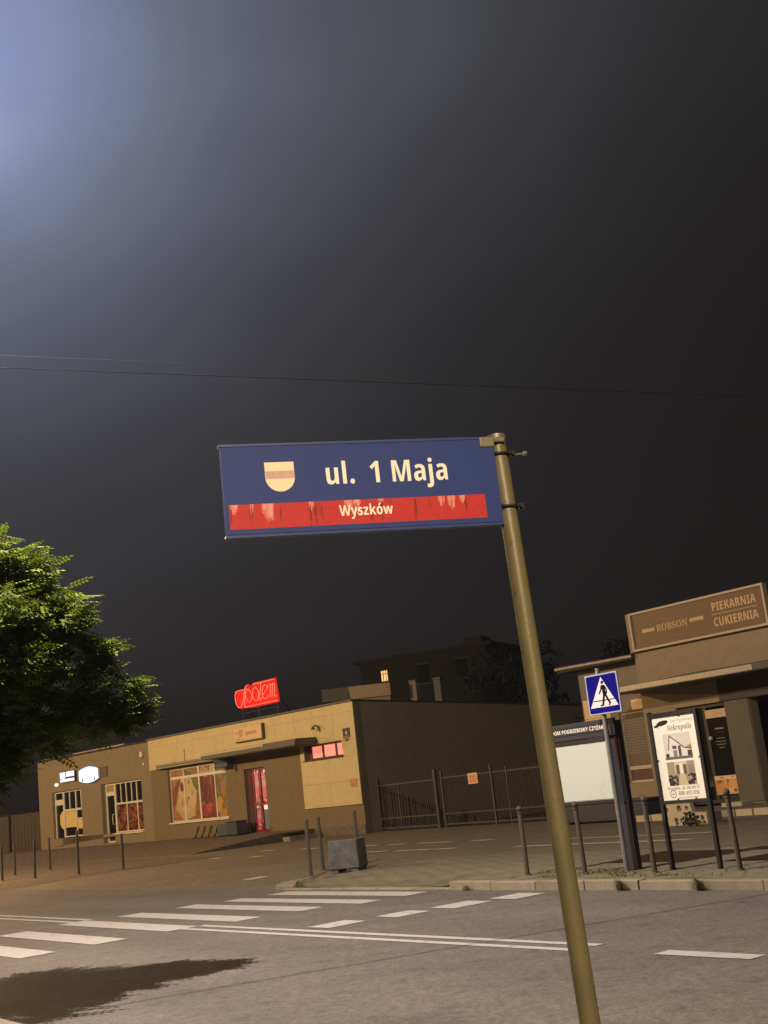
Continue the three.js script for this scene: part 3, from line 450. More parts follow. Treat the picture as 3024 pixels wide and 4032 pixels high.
{ // board fence and grey kiosk at the far left
  const F = thing('board_fence', 'dark fence of upright boards left of the shop building', 'fence', W3(-26.75, 0, -0.3), TURN);
  const pg = uvm(box(0.138, 2.3, 0.03, 0, 1.25, 0)), woods = [L(0.07, 0.05, 0.038), L(0.055, 0.042, 0.034), L(0.085, 0.058, 0.042)].map((c) => std(c, { map: rep(tMetal, 0.5) }));
  for (let i = 0; i < 30; i++) { const m = new THREE.Mesh(pg, woods[(i * 7) % 3]); m.name = 'plank'; m.position.set(-0.1 - i * 0.145, rr(-0.02, 0.02), rr(-0.006, 0.006)); m.castShadow = m.receiveShadow = true; F.add(m); }
  objs('rail', [span(-4.5, 0, 0.6, 0.7, -0.07, -0.03), span(-4.5, 0, 1.9, 2.0, -0.07, -0.03)], M.wood, F);
  obj('post', span(-0.02, 0.06, 0, 2.4, -0.1, -0.02), M.wood, F); obj('post', span(-4.56, -4.48, 0, 2.4, -0.1, -0.02), M.wood, F);
  const K = thing('kiosk_cabinet', 'pale grey cabinet at the left edge beside the board fence', 'cabinet', W3(-31.9, 0.1, 0.3), TURN);
  obj('body', rspan(-1.0, 1.0, 0, 2.28, -0.5, 0.5, 0.03), M.lowHouse, K); obj('door', rspan(-0.7, 0.72, 0.2, 2.1, 0.5, 0.525, 0.01), M.cream, K); obj('roof', rspan(-1.06, 1.06, 2.28, 2.36, -0.56, 0.56, 0.02), M.trim, K);
}

// ---------------------------------------------------------------- yard gate and fence
{
  const Z = -27.15, F = thing('steel_fence', 'brown steel bar fence with gate between the grocery and the bakery', 'fence', [0, 0.07, Z]);
  const posts = [[-37.75, 1.98, 0.05], [-36.5, 1.80, 0.05], [-34.3, 2.02, 0.12], [-33.95, 1.95, 0.07], [-31.3, 1.95, 0.08], [-30.55, 1.85, 0.05], [-28.2, 2.0, 0.08]];
  for (const [x, h, w] of posts) obj('post', rspan(x - w / 2, x + w / 2, 0, h, -w / 2, w / 2, 0.008), M.fencePost, F);
  const bays = [[-37.72, -36.53, 1.75], [-36.47, -34.37, 1.75], [-33.91, -31.35, 1.78], [-31.25, -28.25, 1.78]];
  const bg = uvm(box(0.018, 1.74, 0.018, 0, 0.93, 0));
  for (const [a, b, h] of bays) {
    objs('rail', [span(a, b, 0.10, 0.15, -0.02, 0.02), span(a, b, 0.46, 0.50, -0.02, 0.02), span(a, b, h - 0.1, h - 0.06, -0.02, 0.02)], M.fencePost, F);
    const n = Math.round((b - a) / 0.115);
    for (let i = 1; i < n; i++) { const m = new THREE.Mesh(bg, M.fence); m.name = 'bar'; m.position.set(a + (b - a) * i / n, 0, 0); m.castShadow = m.receiveShadow = true; F.add(m); }
  }
  const S = thing('warning_sign', 'small pale warning plate with brown lettering hung on the fence', 'sign', [-32.22, 1.64, Z + 0.03]);
  obj('plate', rspan(-0.25, 0.25, -0.18, 0.18, 0, 0.012, 0.004), M.cream, S);
  obj('print', sheet(-0.24, 0.24, -0.17, 0.17, 0.016, 0, 1, 0, 1, 0.004), printed(canvas(256, 184, (g, w, h) => { g.fillStyle = '#e0a684'; g.fillRect(0, 0, w, h); g.strokeStyle = '#ecc6a6'; g.lineWidth = 10; g.strokeRect(4, 4, w - 8, h - 8); g.fillStyle = '#8a4e2c'; g.textAlign = 'center'; g.font = 'bold 66px sans-serif'; g.fillText('ZAKAZ', w / 2, 78, 200); g.font = 'bold 34px sans-serif'; g.fillStyle = '#6a3a18'; g.fillText('PARKOWANIA', w / 2, 122, 216); g.fillStyle = '#a85a44'; g.fillRect(26, 138, 204, 9); g.fillRect(26, 156, 204, 7); })), S, false);
}
{ // dark outbuilding with a doorway at the end of the yard, behind the fence
  const H = thing('yard_shed', 'dark outbuilding with a black doorway behind the steel fence', 'shed', [-33.5, 0, -38]);
  obj('wall', wallWithHoles(-4, 6, 0, 3.6, [[0.6, 3.6, 0.0005, 2.9]], 0.3), M.sideWall, H); obj('roof', span(-4.2, 6.2, 3.602, 3.75, -5, 0.2), M.roofing, H); obj('door', span(0.6, 3.6, 0, 2.9, -0.28, -0.2), M.black, H); objs('side_wall', [span(-4, -3.7, 0, 3.6, -5, -0.302), span(5.7, 6, 0, 3.6, -5, -0.302)], M.sideWall, H);
}

// ---------------------------------------------------------------- bakery on the right
const BZ = -27.0;
const bakery = thing('bakery_building', 'tan bakery building with canopy and big rooftop name board at the right edge', 'building', [0, 0, BZ]);
{
  const G = bakery;
  obj('wall', wallWithHoles(-24.18, -10, 0.05, 5.0, [[-23.0, -21.3, 0.0505, 2.93], [-20.49, -12, 0.0505, 2.93]], 0.35), M.bakery, G);
  obj('side_wall', span(-24.18, -23.85, 0.05, 5.0, -10, -0.352), M.bakery, G); obj('back_wall', span(-23.84, -10, 0.05, 4.9, -10, -9.7), M.bakery, G);
  obj('roof', span(-24.2, -10, 5.002, 5.1, -10, 0.05), M.roofing, G);
  obj('painted_shade_band', span(-21.36, -10, 2.935, 3.495, 0.003, 0.10), std(L(0.085, 0.068, 0.055), { map: rep(tPlaster, 1.2) }), G);  // canopy shade above the pillar, put in as a darker coloured band
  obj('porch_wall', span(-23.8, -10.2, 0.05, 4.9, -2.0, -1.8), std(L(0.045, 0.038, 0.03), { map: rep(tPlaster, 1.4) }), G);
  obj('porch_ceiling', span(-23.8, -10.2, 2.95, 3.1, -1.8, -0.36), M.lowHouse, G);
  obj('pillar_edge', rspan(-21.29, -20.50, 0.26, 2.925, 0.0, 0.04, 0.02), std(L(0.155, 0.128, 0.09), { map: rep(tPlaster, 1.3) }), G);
  const cp = obj('canopy', span(-24.35, -10, 3.50, 3.62, 0.002, 1.45), M.trim, G);
  obj('fascia', span(-24.37, -19.1, 3.52, 3.66, 1.452, 1.49), M.gutter, cp); obj('fascia', span(-19.09, -10, 3.52, 3.66, 1.452, 1.485), M.trim, cp);
  obj('flashing', tube([[-24.3, 3.70, 0.9], [-23, 3.69, 0.85], [-21.5, 3.73, 0.8], [-20, 3.72, 0.75], [-17, 3.74, 0.7]], 0.03, 30, 6), M.trim, cp);
  // dark entrance joinery behind the posters
  const dr = obj('door', frameBars(-23.0, -21.3, 0.27, 2.93, -0.12, 0.10, 0.08, [[-22.12, 0.3, 2.9, 0.12]], []), M.darkMetal, G);
  const info = canvas(256, 512, (g, w, h) => { g.fillStyle = '#0d0c0d'; g.fillRect(0, 0, w, h); g.fillStyle = '#8f8b82'; g.fillRect(70, 84, 120, 13); g.fillStyle = '#4d4a46'; g.fillRect(82, 120, 96, 7); g.fillStyle = '#77746c'; [[176, 120], [206, 136], [234, 128], [264, 80]].forEach(([y, l]) => g.fillRect(130 - l / 2, y, l, 8)); });
  obj('pane', sheet(-22.05, -21.42, 1.02, 2.5, -0.16), printed(info, { roughness: 0.15 }), dr, false); obj('pane', span(-22.9, -22.2, 0.4, 2.8, -0.17, -0.155), M.glassDark, dr);
  obj('panel', span(-22.05, -21.42, 0.38, 0.48, -0.17, -0.15), M.darkMetal, dr); obj('handle', place(new THREE.SphereGeometry(0.06, 12, 8), -22.0, 2.0, -0.08), M.white, dr);
  // windows of the porch at the right
  obj('porch_window', frameBars(-20.2, -12.2, 0.6, 2.8, -1.74, 0.08, 0.06, [[-18.4, 0.6, 2.8], [-16.4, 0.6, 2.8]], []), M.darkMetal, G);
  objs('pane', [[-20.12, -18.44], [-18.36, -16.44], [-16.36, -12.28]].map(([a, b]) => span(a, b, 0.68, 2.72, -1.79, -1.775)), M.glassDark, G.children[G.children.length - 1]);
}
{
  const S = thing('bakery_name_board', 'brown rooftop board with raised bakery lettering and pale frame', 'sign', [-21.68, 4.7, BZ + 0.03]);
  obj('panel', span(-2.3, 2.3, 0.03, 1.02, 0, 0.10), std(L(0.185, 0.13, 0.068), { map: rep(tMetal, 0.9), roughness: 0.6 }), S);
  obj('frame', [span(-2.36, 2.36, 1.02, 1.08, -0.02, 0.16), span(-2.36, 2.36, -0.03, 0.03, -0.02, 0.17), span(-2.36, -2.3, 0.03, 1.02, -0.02, 0.158), span(2.3, 2.36, 0.03, 1.02, -0.02, 0.158)], M.cream, S);
  obj('side_return', rspan(-2.49, -2.365, -0.05, 1.08, -0.3, 0.14, 0.01), M.bakery, S);
  const t = canvas(1400, 300, (g, w, h) => {
    g.fillStyle = '#6d5236'; g.fillRect(0, 0, w, h); for (let i = 0; i < 260; i++) { g.fillStyle = `rgba(${rnd() > 0.5 ? '170,130,80' : '60,40,20'},0.16)`; g.fillRect(rnd() * w, 190 + rnd() * 110, 60 + rnd() * 260, 1 + rnd() * 2); }
    g.fillStyle = '#c9a878'; g.textBaseline = 'middle'; g.font = 'bold 96px sans-serif'; g.fillText('PIEKARNIA', 880, 84, 450); g.fillText('CUKIERNIA', 880, 212, 450); g.fillRect(876, 144, 455, 5);
    g.font = 'bold 80px serif'; g.fillStyle = '#bd9c68'; g.fillText('ROBSON', 266, 156, 350); g.fillStyle = '#c9a878'; g.fillRect(104, 140, 140, 30); g.fillRect(636, 134, 150, 30); g.fillStyle = '#6d5236'; for (let i = 0; i < 9; i++) { g.fillRect(150 + i * 10, 140, 3, 14); g.fillRect(650 + i * 13, 150, 3, 14); }
  });
  obj('lettering', sheet(-2.29, 2.29, 0.04, 1.01, 0.104, 0, 1, 0, 1, 0.006), printed(t, { roughness: 0.6 }), S, false);
}
const wsign = (name, label, cat, x, y, w, h, z, t, back = M.cream) => { const S = thing(name, label, cat, [x, y, z]); obj('plate', rspan(-w / 2, w / 2, -h / 2, h / 2, 0, 0.02, 0.006), back, S); if (t) obj('print', sheet(-w / 2 + 0.01, w / 2 - 0.01, -h / 2 + 0.01, h / 2 - 0.01, 0.023, 0, 1, 0, 1, 0.004), printed(t), S, false); return S; };
wsign('door_sign', 'pale plate with faint script above the dark bakery door', 'sign', -21.66, 2.64, 0.78, 0.23, BZ - 0.08, canvas(256, 80, (g, w, h) => { g.fillStyle = '#caa67e'; g.fillRect(0, 0, w, h); g.fillStyle = '#9a7650'; g.font = '30px serif'; g.fillText('Robson', 90, 50); g.fillRect(86, 58, 6, 8); }));
wsign('pastry_poster', 'orange poster of pastries low on the dark bakery door', 'poster', -21.70, 0.74, 0.76, 0.5, BZ - 0.08, canvas(256, 170, (g, w, h) => { g.fillStyle = '#c98a50'; g.fillRect(0, 0, w, h); g.fillStyle = '#e8c096'; g.fillRect(0, 0, w, 34); g.fillStyle = '#b8804a'; g.fillRect(60, 8, 46, 14); g.fillRect(190, 6, 40, 12); const e = (x, y, a, b, c) => { g.fillStyle = c; g.beginPath(); g.ellipse(x, y, a, b, 0, 0, 7); g.fill(); }; e(50, 110, 44, 46, '#cf8d58'); e(50, 52, 30, 16, '#8f5626'); e(120, 70, 30, 30, '#d7a068'); e(145, 66, 12, 34, '#9c5c26'); e(200, 90, 56, 52, '#d99f58'); e(180, 140, 50, 26, '#e0b07a'); e(215, 138, 16, 16, '#7a451a'); e(100, 140, 24, 24, '#3b2a1c'); }));
{ // lower wing left of the bakery
  const G = thing('low_shop_building', 'low tan building with sloping eave left of the bakery', 'building', [0, 0, BZ - 0.5]);
  obj('wall', wallWithHoles(-27.05, -24.19, 0.05, 4.5, [[-25.6, -24.3, 1.0, 3.06]], 0.3), M.lowHouse, G);
  obj('side_wall', span(-27.05, -26.75, 0.05, 4.5, -7, -0.302), M.lowHouse, G); obj('roof', span(-27.4, -24.19, 4.5, 4.62, -7, 0.55), M.roofing, G); obj('gutter', tube([[-27.4, 4.62, 0.58], [-25.8, 4.6, 0.58], [-24.2, 4.58, 0.58]], 0.06, 12, 8), M.gutter, G); obj('back_wall', span(-26.74, -24.2, 0.05, 4.49, -7, -6.7), M.lowHouse, G);
  obj('lower_panel', span(-25.9, -24.2, 0.06, 0.98, 0.002, 0.03), M.bakery, G);
  const w = obj('shop_window', frameBars(-25.6, -24.3, 1.0, 3.06, -0.08, 0.06, 0.06), M.cream, G);
  const sg = uvm(rbox(1.18, 0.075, 0.02, 0.008, -24.95, 0, -0.11)); for (let i = 0; i < 15; i++) { const m = new THREE.Mesh(sg, i % 3 ? M.lowHouse : M.cream); m.material = i % 4 === 1 ? M.taupe : M.lowHouse; m.name = 'shutter_slat'; m.position.y = 1.86 + i * 0.08; m.castShadow = m.receiveShadow = true; w.add(m); }
  obj('window_display', span(-25.54, -24.36, 1.06, 1.36, -0.13, -0.11), std(L(0.16, 0.085, 0.06), { map: rep(tPlaster, 0.3) }), w); obj('glazing_bar', span(-25.54, -24.36, 1.37, 1.48, -0.12, -0.09), M.cream, w); obj('pane', span(-25.54, -24.36, 1.49, 1.82, -0.13, -0.115), std(L(0.17, 0.14, 0.09), { roughness: 0.2 }), w);
  wsign('number_panel', 'cream panel with a dark 4a on the low building wall', 'sign', -26.45, 3.22, 1.08, 0.74, BZ - 0.498, canvas(256, 176, (g, w2, h) => { g.fillStyle = '#d9b682'; g.fillRect(0, 0, w2, h); g.fillStyle = '#4a3216'; g.font = 'bold 66px sans-serif'; g.fillText('4', 96, 120); g.font = 'bold 44px sans-serif'; g.fillText('a', 136, 122); g.fillStyle = '#9a7a4c'; g.fillRect(0, 138, w2, 4); }));
  wsign('shop_strip_sign', 'short cream strip sign above the shuttered window beside the bakery', 'sign', -24.62, 3.24, 0.82, 0.30, BZ - 0.498, canvas(256, 94, (g, w2, h) => { g.fillStyle = '#ecc694'; g.fillRect(0, 0, w2, h); g.fillStyle = '#c49a66'; g.font = 'italic 40px serif'; g.fillText('Robson', 70, 60); }));
}
{ // raised pavement edged with concrete blocks
  const P = new THREE.Group(); P.name = 'raised_pavement'; P.userData.kind = 'structure'; scene.add(P);
  const top = uvm(span(-23.2, 2, 0.05, 0.225, -26.98, -24.62)); top.setAttribute('color', new THREE.BufferAttribute(new Float32Array(top.attributes.position.count * 3).fill(1), 3));
  const tm = new THREE.Mesh(top, M.paver); tm.name = 'paving'; tm.receiveShadow = true; P.add(tm);
  const bg = [uvm(rbox(0.50, 0.17, 0.15, 0.012, 0, 0.16, 0)), uvm(rbox(0.48, 0.165, 0.15, 0.012, 0, 0.158, 0))];
  for (let i = 0; i < 24; i++) { const m = new THREE.Mesh(bg[i % 2], i % 3 ? M.cream : M.kerb); m.name = 'edge_block'; m.position.set(-23.0 + i * 0.535, rr(-0.005, 0.005), -24.53 + rr(-0.01, 0.01)); m.castShadow = m.receiveShadow = true; P.add(m); }
  const D_ = obj('door_step', rspan(-21.1, -20.45, 0.225, 0.33, -26.4, -25.95, 0.012), M.cream); tag(D_, 'pale block step on the paving at the bakery pillar', 'step');
}
{ // trough planter with holes and small plants under the poster board
  const T = thing('stone_planter', 'pale pierced stone planter with small plants behind the poster posts', 'planter', [-19.3, 0.085, -22.5]);
  const s = new THREE.Shape([[-0.65, 0], [0.65, 0], [0.65, 0.26], [0.25, 0.28], [0.22, 0.48], [-0.65, 0.48]].map((p) => new THREE.Vector2(...p)));
  for (const [x, y, r] of [[-0.5, 0.36, 0.06], [-0.12, 0.38, 0.075], [0.1, 0.38, 0.05], [-0.25, 0.12, 0.06], [0.05, 0.1, 0.04], [0.32, 0.14, 0.07], [0.52, 0.14, 0.05]]) { const h = new THREE.Path(); h.absarc(x, y, r, 0, 7, true); s.holes.push(h); }
  obj('wall', new THREE.ExtrudeGeometry(s, { depth: 0.12, bevelEnabled: false, curveSegments: 10 }), M.cream, T); obj('back', span(-0.65, 0.65, 0, 0.25, -0.4, -0.02), M.kerb2, T);
  const P = thing('low_shrub', 'small dark shrub on the ground in front of the pierced planter', 'plant', [-18.75, 0.085, -21.9]);
  const lg = []; for (let i = 0; i < 90; i++) { const a = rr(0, 6.28), r = rr(0.02, 0.4), h = rr(0.03, 0.32) * (1.1 - r); lg.push(place(new THREE.PlaneGeometry(0.07, 0.05), Math.cos(a) * r, h, Math.sin(a) * r * 0.6, rr(-1, 1), rr(0, 6), rr(-1, 1))); }
  obj('foliage', lg, std(L(0.05, 0.055, 0.03), { side: THREE.DoubleSide }), P); obj('stem', [0, 1, 2, 3].map((i) => bar([0, 0, 0], [Math.cos(i * 1.6) * 0.2, 0.2, Math.sin(i * 1.6) * 0.14], 0.008, 5)), M.bark, P);
}
{ // long dark trough
  const T = thing('dark_trough', 'long dark blue-grey trough on the ground behind the blank notice board', 'trough', [-24.2, 0.08, -25.05]);
  obj('body', rspan(-1.6, 1.65, 0.05, 0.52, -0.28, 0.28, 0.03), M.navy, T); obj('rim', rspan(-1.64, 1.69, 0.52, 0.58, -0.32, 0.32, 0.02), M.blueBox, T); objs('foot', [span(-1.5, -1.3, 0, 0.06, -0.25, 0.25), span(1.3, 1.5, 0, 0.06, -0.25, 0.25)], M.black, T);
}

// ---------------------------------------------------------------- street furniture on the right pavement
{ // blank notice board on two thick legs
  const B = thing('notice_board', 'blank white notice board with dark lettered header on two thick legs', 'notice board', [-13.6, 0.12, -13.72], 0.0);
  obj('leg', rspan(-0.84, -0.70, 0, 2.16, -0.05, 0.05, 0.01), M.navy, B); obj('leg', rspan(0.56, 0.80, 0, 2.16, -0.05, 0.05, 0.01), M.navy, B);
  const pt = canvas(512, 400, (g, w, h) => { g.fillStyle = '#f0eee4'; g.fillRect(0, 0, w, h); for (let i = 0; i < 260; i++) { g.fillStyle = `rgba(120,110,90,${0.04 + rnd() * 0.08})`; const x = rnd() * w, y = rnd() * h; g.fillRect(x, y, 1 + rnd() * 5, 1 + rnd() * 3); } for (let i = 0; i < 46; i++) { g.fillStyle = `rgba(110,104,90,${0.1 + rnd() * 0.2})`; g.fillRect(380 + rnd() * 120, 270 + rnd() * 100, 4 + rnd() * 16, 1 + rnd() * 3); } });
  obj('board', rspan(-0.72, 0.60, 1.02, 1.87, 0.052, 0.085, 0.005), M.white, B); obj('panel', sheet(-0.58, 0.565, 1.035, 1.85, 0.09, 0, 1, 0, 1, 0.006), printed(pt, { roughness: 0.6, color: L(0.69, 0.77, 0.77) }), B, false);
  obj('frame', [span(-0.72, 0.60, 0.985, 1.018, 0.05, 0.1), span(-0.72, 0.60, 1.875, 1.94, 0.05, 0.095)], M.darkMetal, B);
  obj('header', rspan(-0.84, 0.80, 1.945, 2.2, 0.052, 0.11, 0.012), M.navy, B);
  obj('lettering', sheet(-0.545, 0.61, 2.02, 2.15, 0.114, 0, 1, 0, 1, 0.004), printed(canvas(1024, 134, (g, w, h) => { g.fillStyle = '#20242c'; g.fillRect(0, 0, w, h); g.fillStyle = '#f3efe4'; g.font = 'bold 84px sans-serif'; g.textBaseline = 'middle'; g.fillText('DOM POGRZEBOWY CZYŻAK', 12, 70, 1000); })), B, false);
  obj('rail', span(0.715, 0.765, 1.45, 1.93, 0.051, 0.062), std(L(0.22, 0.03, 0.02)), B);  // narrow red strip on the face of the right leg, no separate rail
}
{ // advertising board
  const B = thing('advertising_board', 'tall white advertising poster in a black frame on two thin posts', 'advertising board', [-11.7, 0.12, -13.65]);
  obj('post', rspan(-0.455, -0.395, 0, 2.19, -0.03, 0.03, 0.008), M.darkMetal, B); obj('post', rspan(0.39, 0.45, 0, 2.16, -0.03, 0.03, 0.008), M.darkMetal, B);
  obj('frame', [span(-0.393, 0.388, 2.11, 2.165, -0.025, 0.03), span(-0.393, 0.388, 0.895, 0.935, -0.025, 0.03), span(-0.393, 0.388, 0.936, 2.109, -0.02, -0.005)], M.darkMetal, B);
  const t = canvas(512, 800, (g, w, h) => {
    g.fillStyle = '#f7f2e2'; g.fillRect(0, 0, w, h);
    g.fillStyle = '#14110f'; g.beginPath(); g.ellipse(120, 62, 74, 24, -0.16, 0, 7); g.fill(); g.beginPath(); g.ellipse(46, 86, 32, 12, -0.1, 0, 7); g.fill(); g.fillRect(86, 36, 8, 20); g.lineWidth = 6; g.strokeStyle = '#14110f'; g.beginPath(); g.moveTo(62, 92); g.lineTo(70, 112); g.stroke();
    g.fillStyle = '#8d8570'; g.font = 'italic 36px serif'; g.fillText('Dom Pogrzebowy', 214, 62, 270); g.fillStyle = '#74705f'; g.font = 'italic bold 70px serif'; g.fillText('Nekropolis', 164, 140, 300);
    const gr = g; gr.fillStyle = '#d9d3c8'; gr.fillRect(100, 170, 330, 245); gr.fillStyle = '#e6e0da'; gr.beginPath(); gr.moveTo(150, 330); gr.lineTo(182, 190); gr.lineTo(340, 310); gr.lineTo(428, 330); gr.lineTo(428, 400); gr.lineTo(130, 400); gr.fill();
    gr.strokeStyle = '#3a2a2a'; gr.lineWidth = 10; gr.beginPath(); gr.moveTo(150, 330); gr.lineTo(182, 190); gr.lineTo(340, 312); gr.lineTo(430, 330); gr.stroke(); gr.fillStyle = '#b2844e'; gr.beginPath(); gr.moveTo(360, 308); gr.lineTo(430, 282); gr.lineTo(430, 324); gr.fill();
    gr.fillStyle = '#544250'; gr.fillRect(200, 288, 50, 30); gr.fillRect(268, 290, 34, 100); gr.fillStyle = '#8c8288'; gr.fillRect(204, 330, 46, 62); gr.fillStyle = '#463640'; gr.fillRect(374, 340, 54, 56); gr.fillStyle = '#2a2020'; gr.fillRect(112, 360, 40, 36); gr.fillStyle = '#6f6268'; gr.fillRect(100, 392, 330, 26);
    const ig = 440; g.fillStyle = '#a4957c'; g.fillRect(100, ig, 330, 226); g.fillStyle = '#d6cbb4'; g.fillRect(190, ig, 150, 120); g.fillStyle = '#6e5a40'; g.fillRect(206, ig + 30, 40, 90); g.fillRect(292, ig + 30, 42, 90); g.fillStyle = '#f0ead8'; g.fillRect(252, ig + 18, 34, 98); g.fillStyle = '#8d8474'; g.fillRect(352, ig + 40, 60, 80);
    g.fillStyle = '#cdb898'; g.beginPath(); g.moveTo(236, ig + 118); g.lineTo(300, ig + 118); g.lineTo(330, ig + 226); g.lineTo(214, ig + 226); g.fill(); g.fillStyle = '#2b2430'; for (let i = 0; i < 34; i++) { g.beginPath(); g.ellipse(108 + rnd() * 100, ig + 130 + rnd() * 86, 14, 10, 0, 0, 7); g.ellipse(330 + rnd() * 92, ig + 124 + rnd() * 90, 14, 10, 0, 0, 7); g.fill(); }
    g.fillStyle = '#6c6452'; g.font = 'bold 42px serif'; g.fillText('Wyszków, ul. Okrzei 55', 66, 704, 384); g.font = 'bold 50px serif'; g.fillText('608 492 036', 190, 756, 250); g.strokeStyle = '#5c5648'; g.lineWidth = 7; g.beginPath(); g.arc(126, 742, 34, 0, 7); g.stroke(); g.font = 'bold 30px sans-serif'; g.fillText('24', 108, 753); g.font = '20px serif'; g.fillText('www.nekropolis.com.pl', 190, 786, 240);
  });
  obj('poster', sheet(-0.388, 0.383, 0.94, 2.105, 0.0, 0, 1, 0, 1, 0.008), printed(t, { roughness: 0.5 }), B, false);
  objs('bolt', [[-0.12, 0.95], [0.2, 0.95], [0.12, 2.09], [-0.375, 1.5], [0.37, 1.5]].map(([x, y]) => cyl(0.012, 0.012, 0.012, x, y, 0.01, 8, Math.PI / 2)), M.darkMetal, B);
}
{ // pedestrian crossing sign
  const S = thing('crossing_sign', 'square blue pedestrian crossing sign on a grey steel post', 'traffic sign', [-12.86, 0.12, -13.5]);
  obj('post', cyl(0.034, 0.034, 2.92, 0.0, 1.46, 0, 18), M.galv, S); obj('cap', cyl(0.036, 0.036, 0.03, 0, 2.93, 0, 14), M.bracket, S);
  const t = canvas(512, 512, (g, w, h) => {
    g.fillStyle = '#aab0c8'; g.fillRect(0, 0, w, h); g.fillStyle = '#0b057c'; g.beginPath(); g.roundRect(16, 16, 480, 480, 26); g.fill();
    g.fillStyle = '#ece6ea'; g.beginPath(); g.moveTo(256, 40); g.lineTo(478, 424); g.lineTo(34, 424); g.closePath(); g.fill();
    g.fillStyle = '#0c0a0e'; g.strokeStyle = '#0c0a0e'; g.lineCap = 'round'; g.lineJoin = 'round'; g.fillRect(90, 334, 336, 13);
    g.beginPath(); g.arc(268, 112, 22, 0, 7); g.fill(); const ln = (w2, ...p) => { g.lineWidth = w2; g.beginPath(); g.moveTo(p[0], p[1]); for (let i = 2; i < p.length; i += 2) g.lineTo(p[i], p[i + 1]); g.stroke(); };
    g.beginPath(); g.moveTo(246, 146); g.lineTo(296, 146); g.lineTo(312, 262); g.lineTo(256, 268); g.closePath(); g.fill(); ln(22, 252, 152, 230, 210, 204, 246); ln(20, 294, 156, 322, 206, 318, 256); ln(32, 276, 262, 258, 330, 240, 396); ln(30, 292, 262, 322, 328, 352, 384); ln(20, 240, 400, 206, 404); ln(20, 352, 388, 334, 406);
  });
  obj('plate', rbox(0.66, 0.60, 0.012, 0.005, 0.10, 2.555, 0.055), M.galv, S); obj('face', sheet(-0.225, 0.425, 2.26, 2.85, 0.064, 0, 1, 0, 1, 0.005), new THREE.MeshPhysicalMaterial({ map: t, roughness: 0.7, specularIntensity: 0.15 }), S, false);
  objs('clamp', [box(0.11, 0.035, 0.1, 0.01, 2.4, 0.0), box(0.11, 0.035, 0.1, 0.01, 2.72, 0.0)], M.bracket, S);
}
// bollards
function bollardShape(o, h, kind, mat) {
  if (kind === 'ball') { obj('post', [cyl(0.034, 0.036, h - 0.10, 0, (h - 0.10) / 2, 0, 14), cyl(0.045, 0.045, 0.025, 0, h - 0.10, 0, 14)], mat, o); obj('finial', place(new THREE.SphereGeometry(0.046, 16, 12), 0, h - 0.045, 0), mat, o); }
  else { obj('post', cyl(0.038, 0.040, h - 0.03, 0, (h - 0.03) / 2, 0, 14), mat, o); obj('cap', cyl(0.036, 0.046, 0.035, 0, h - 0.015, 0, 14), mat, o); }
  obj('foot', cyl(0.055, 0.062, 0.02, 0, 0.01, 0, 14), mat, o);
}
const GB = 'bollards along the pavements';
const ballProto = thing('bollard', 'brown ball topped bollard between the sign post and the advertising board', 'bollard', [-12.13, 0.12, -13.28], 0, GB); bollardShape(ballProto, 1.05, 'ball', M.bollard);
const plainProto = thing('bollard', 'plain dark bollard standing left of the concrete bin at the kerb corner', 'bollard', [-21.91, 0.085, -13.85], 0, GB); bollardShape(plainProto, 1.13, 'plain', M.bollard);
const darkProto = thing('bollard', 'dark bollard nearest the road below the barred window with brown panes', 'bollard', [-36.2, 0.12, -16.17], 0, GB); bollardShape(darkProto, 1.05, 'plain', M.bollardDark);
const B_ = [
  [ballProto, [-14.67, 0.12, -13.21], 'brown bollard with a pale top just left of the street sign pole'], [ballProto, [-13.44, 0.12, -13.23], 'brown bollard in front of the blank notice board'], [ballProto, [-10.79, 0.12, -13.44], 'brown bollard right of the advertising board, last on the right'],
  [plainProto, [-23.12, 0.085, -14.94], 'plain dark bollard close behind the concrete bin on its left'], [plainProto, [-22.6, 0.12, -15.55], 'plain dark bollard leaning behind the right side of the concrete bin'],
  [darkProto, [-36.91, 0.12, -15.03], 'tall dark bollard below the left shop window with yellow paper'], [darkProto, [-43.39, 0.12, -16.62], 'dark bollard in front of the left end of the shop wall'], [darkProto, [-38.15, 0.12, -14.12], 'dark bollard with a thick base third from the left edge'],
  [darkProto, [-42.84, 0.12, -15.16], 'dark bollard second from the left edge before the board fence'], [darkProto, [-39.79, 0.12, -13.67], 'dark bollard at the very left edge of the pavement'],
];
B_.forEach(([p, at, label], i) => { const c = copyOf(p, label, at, i * 0.7, 'bollard'); c.rotation.z = [0.0, 0.01, 0.02, 0.02, -0.045, 0.0, 0, 0.02, 0.01, 0.01][i]; if (i === 5) c.scale.set(1, 1.22, 1); if (i === 6 || i === 7) c.scale.set(1, 1.06, 1); });
{ // concrete bin at the kerb corner
  const P = thing('concrete_bin', 'squat grey concrete bin between three bollards at the kerb corner', 'planter', [-21.55, 0.085, -14.55], 0.62);
  const g = new RoundedBoxGeometry(0.66, 0.58, 0.58, 4, 0.03).translate(0, 0.36, 0); const p = g.attributes.position;
  for (let i = 0; i < p.count; i++) { const y = p.getY(i), k = 1 - (y - 0.07) * 0.10; p.setXYZ(i, p.getX(i) * k + 0.006 * noise.noise(p.getX(i) * 9, y * 9, p.getZ(i) * 9), y + 0.008 * noise.noise(p.getX(i) * 5, 3, p.getZ(i) * 5), p.getZ(i) * k); }
  g.computeVertexNormals(); obj('body', g, M.concrete, P); objs('foot', [box(0.14, 0.09, 0.5, -0.22, 0.045, 0), box(0.14, 0.09, 0.5, 0.22, 0.045, 0)], M.concrete, P); obj('soil', box(0.44, 0.02, 0.38, 0, 0.642, 0), M.soil, P);
}
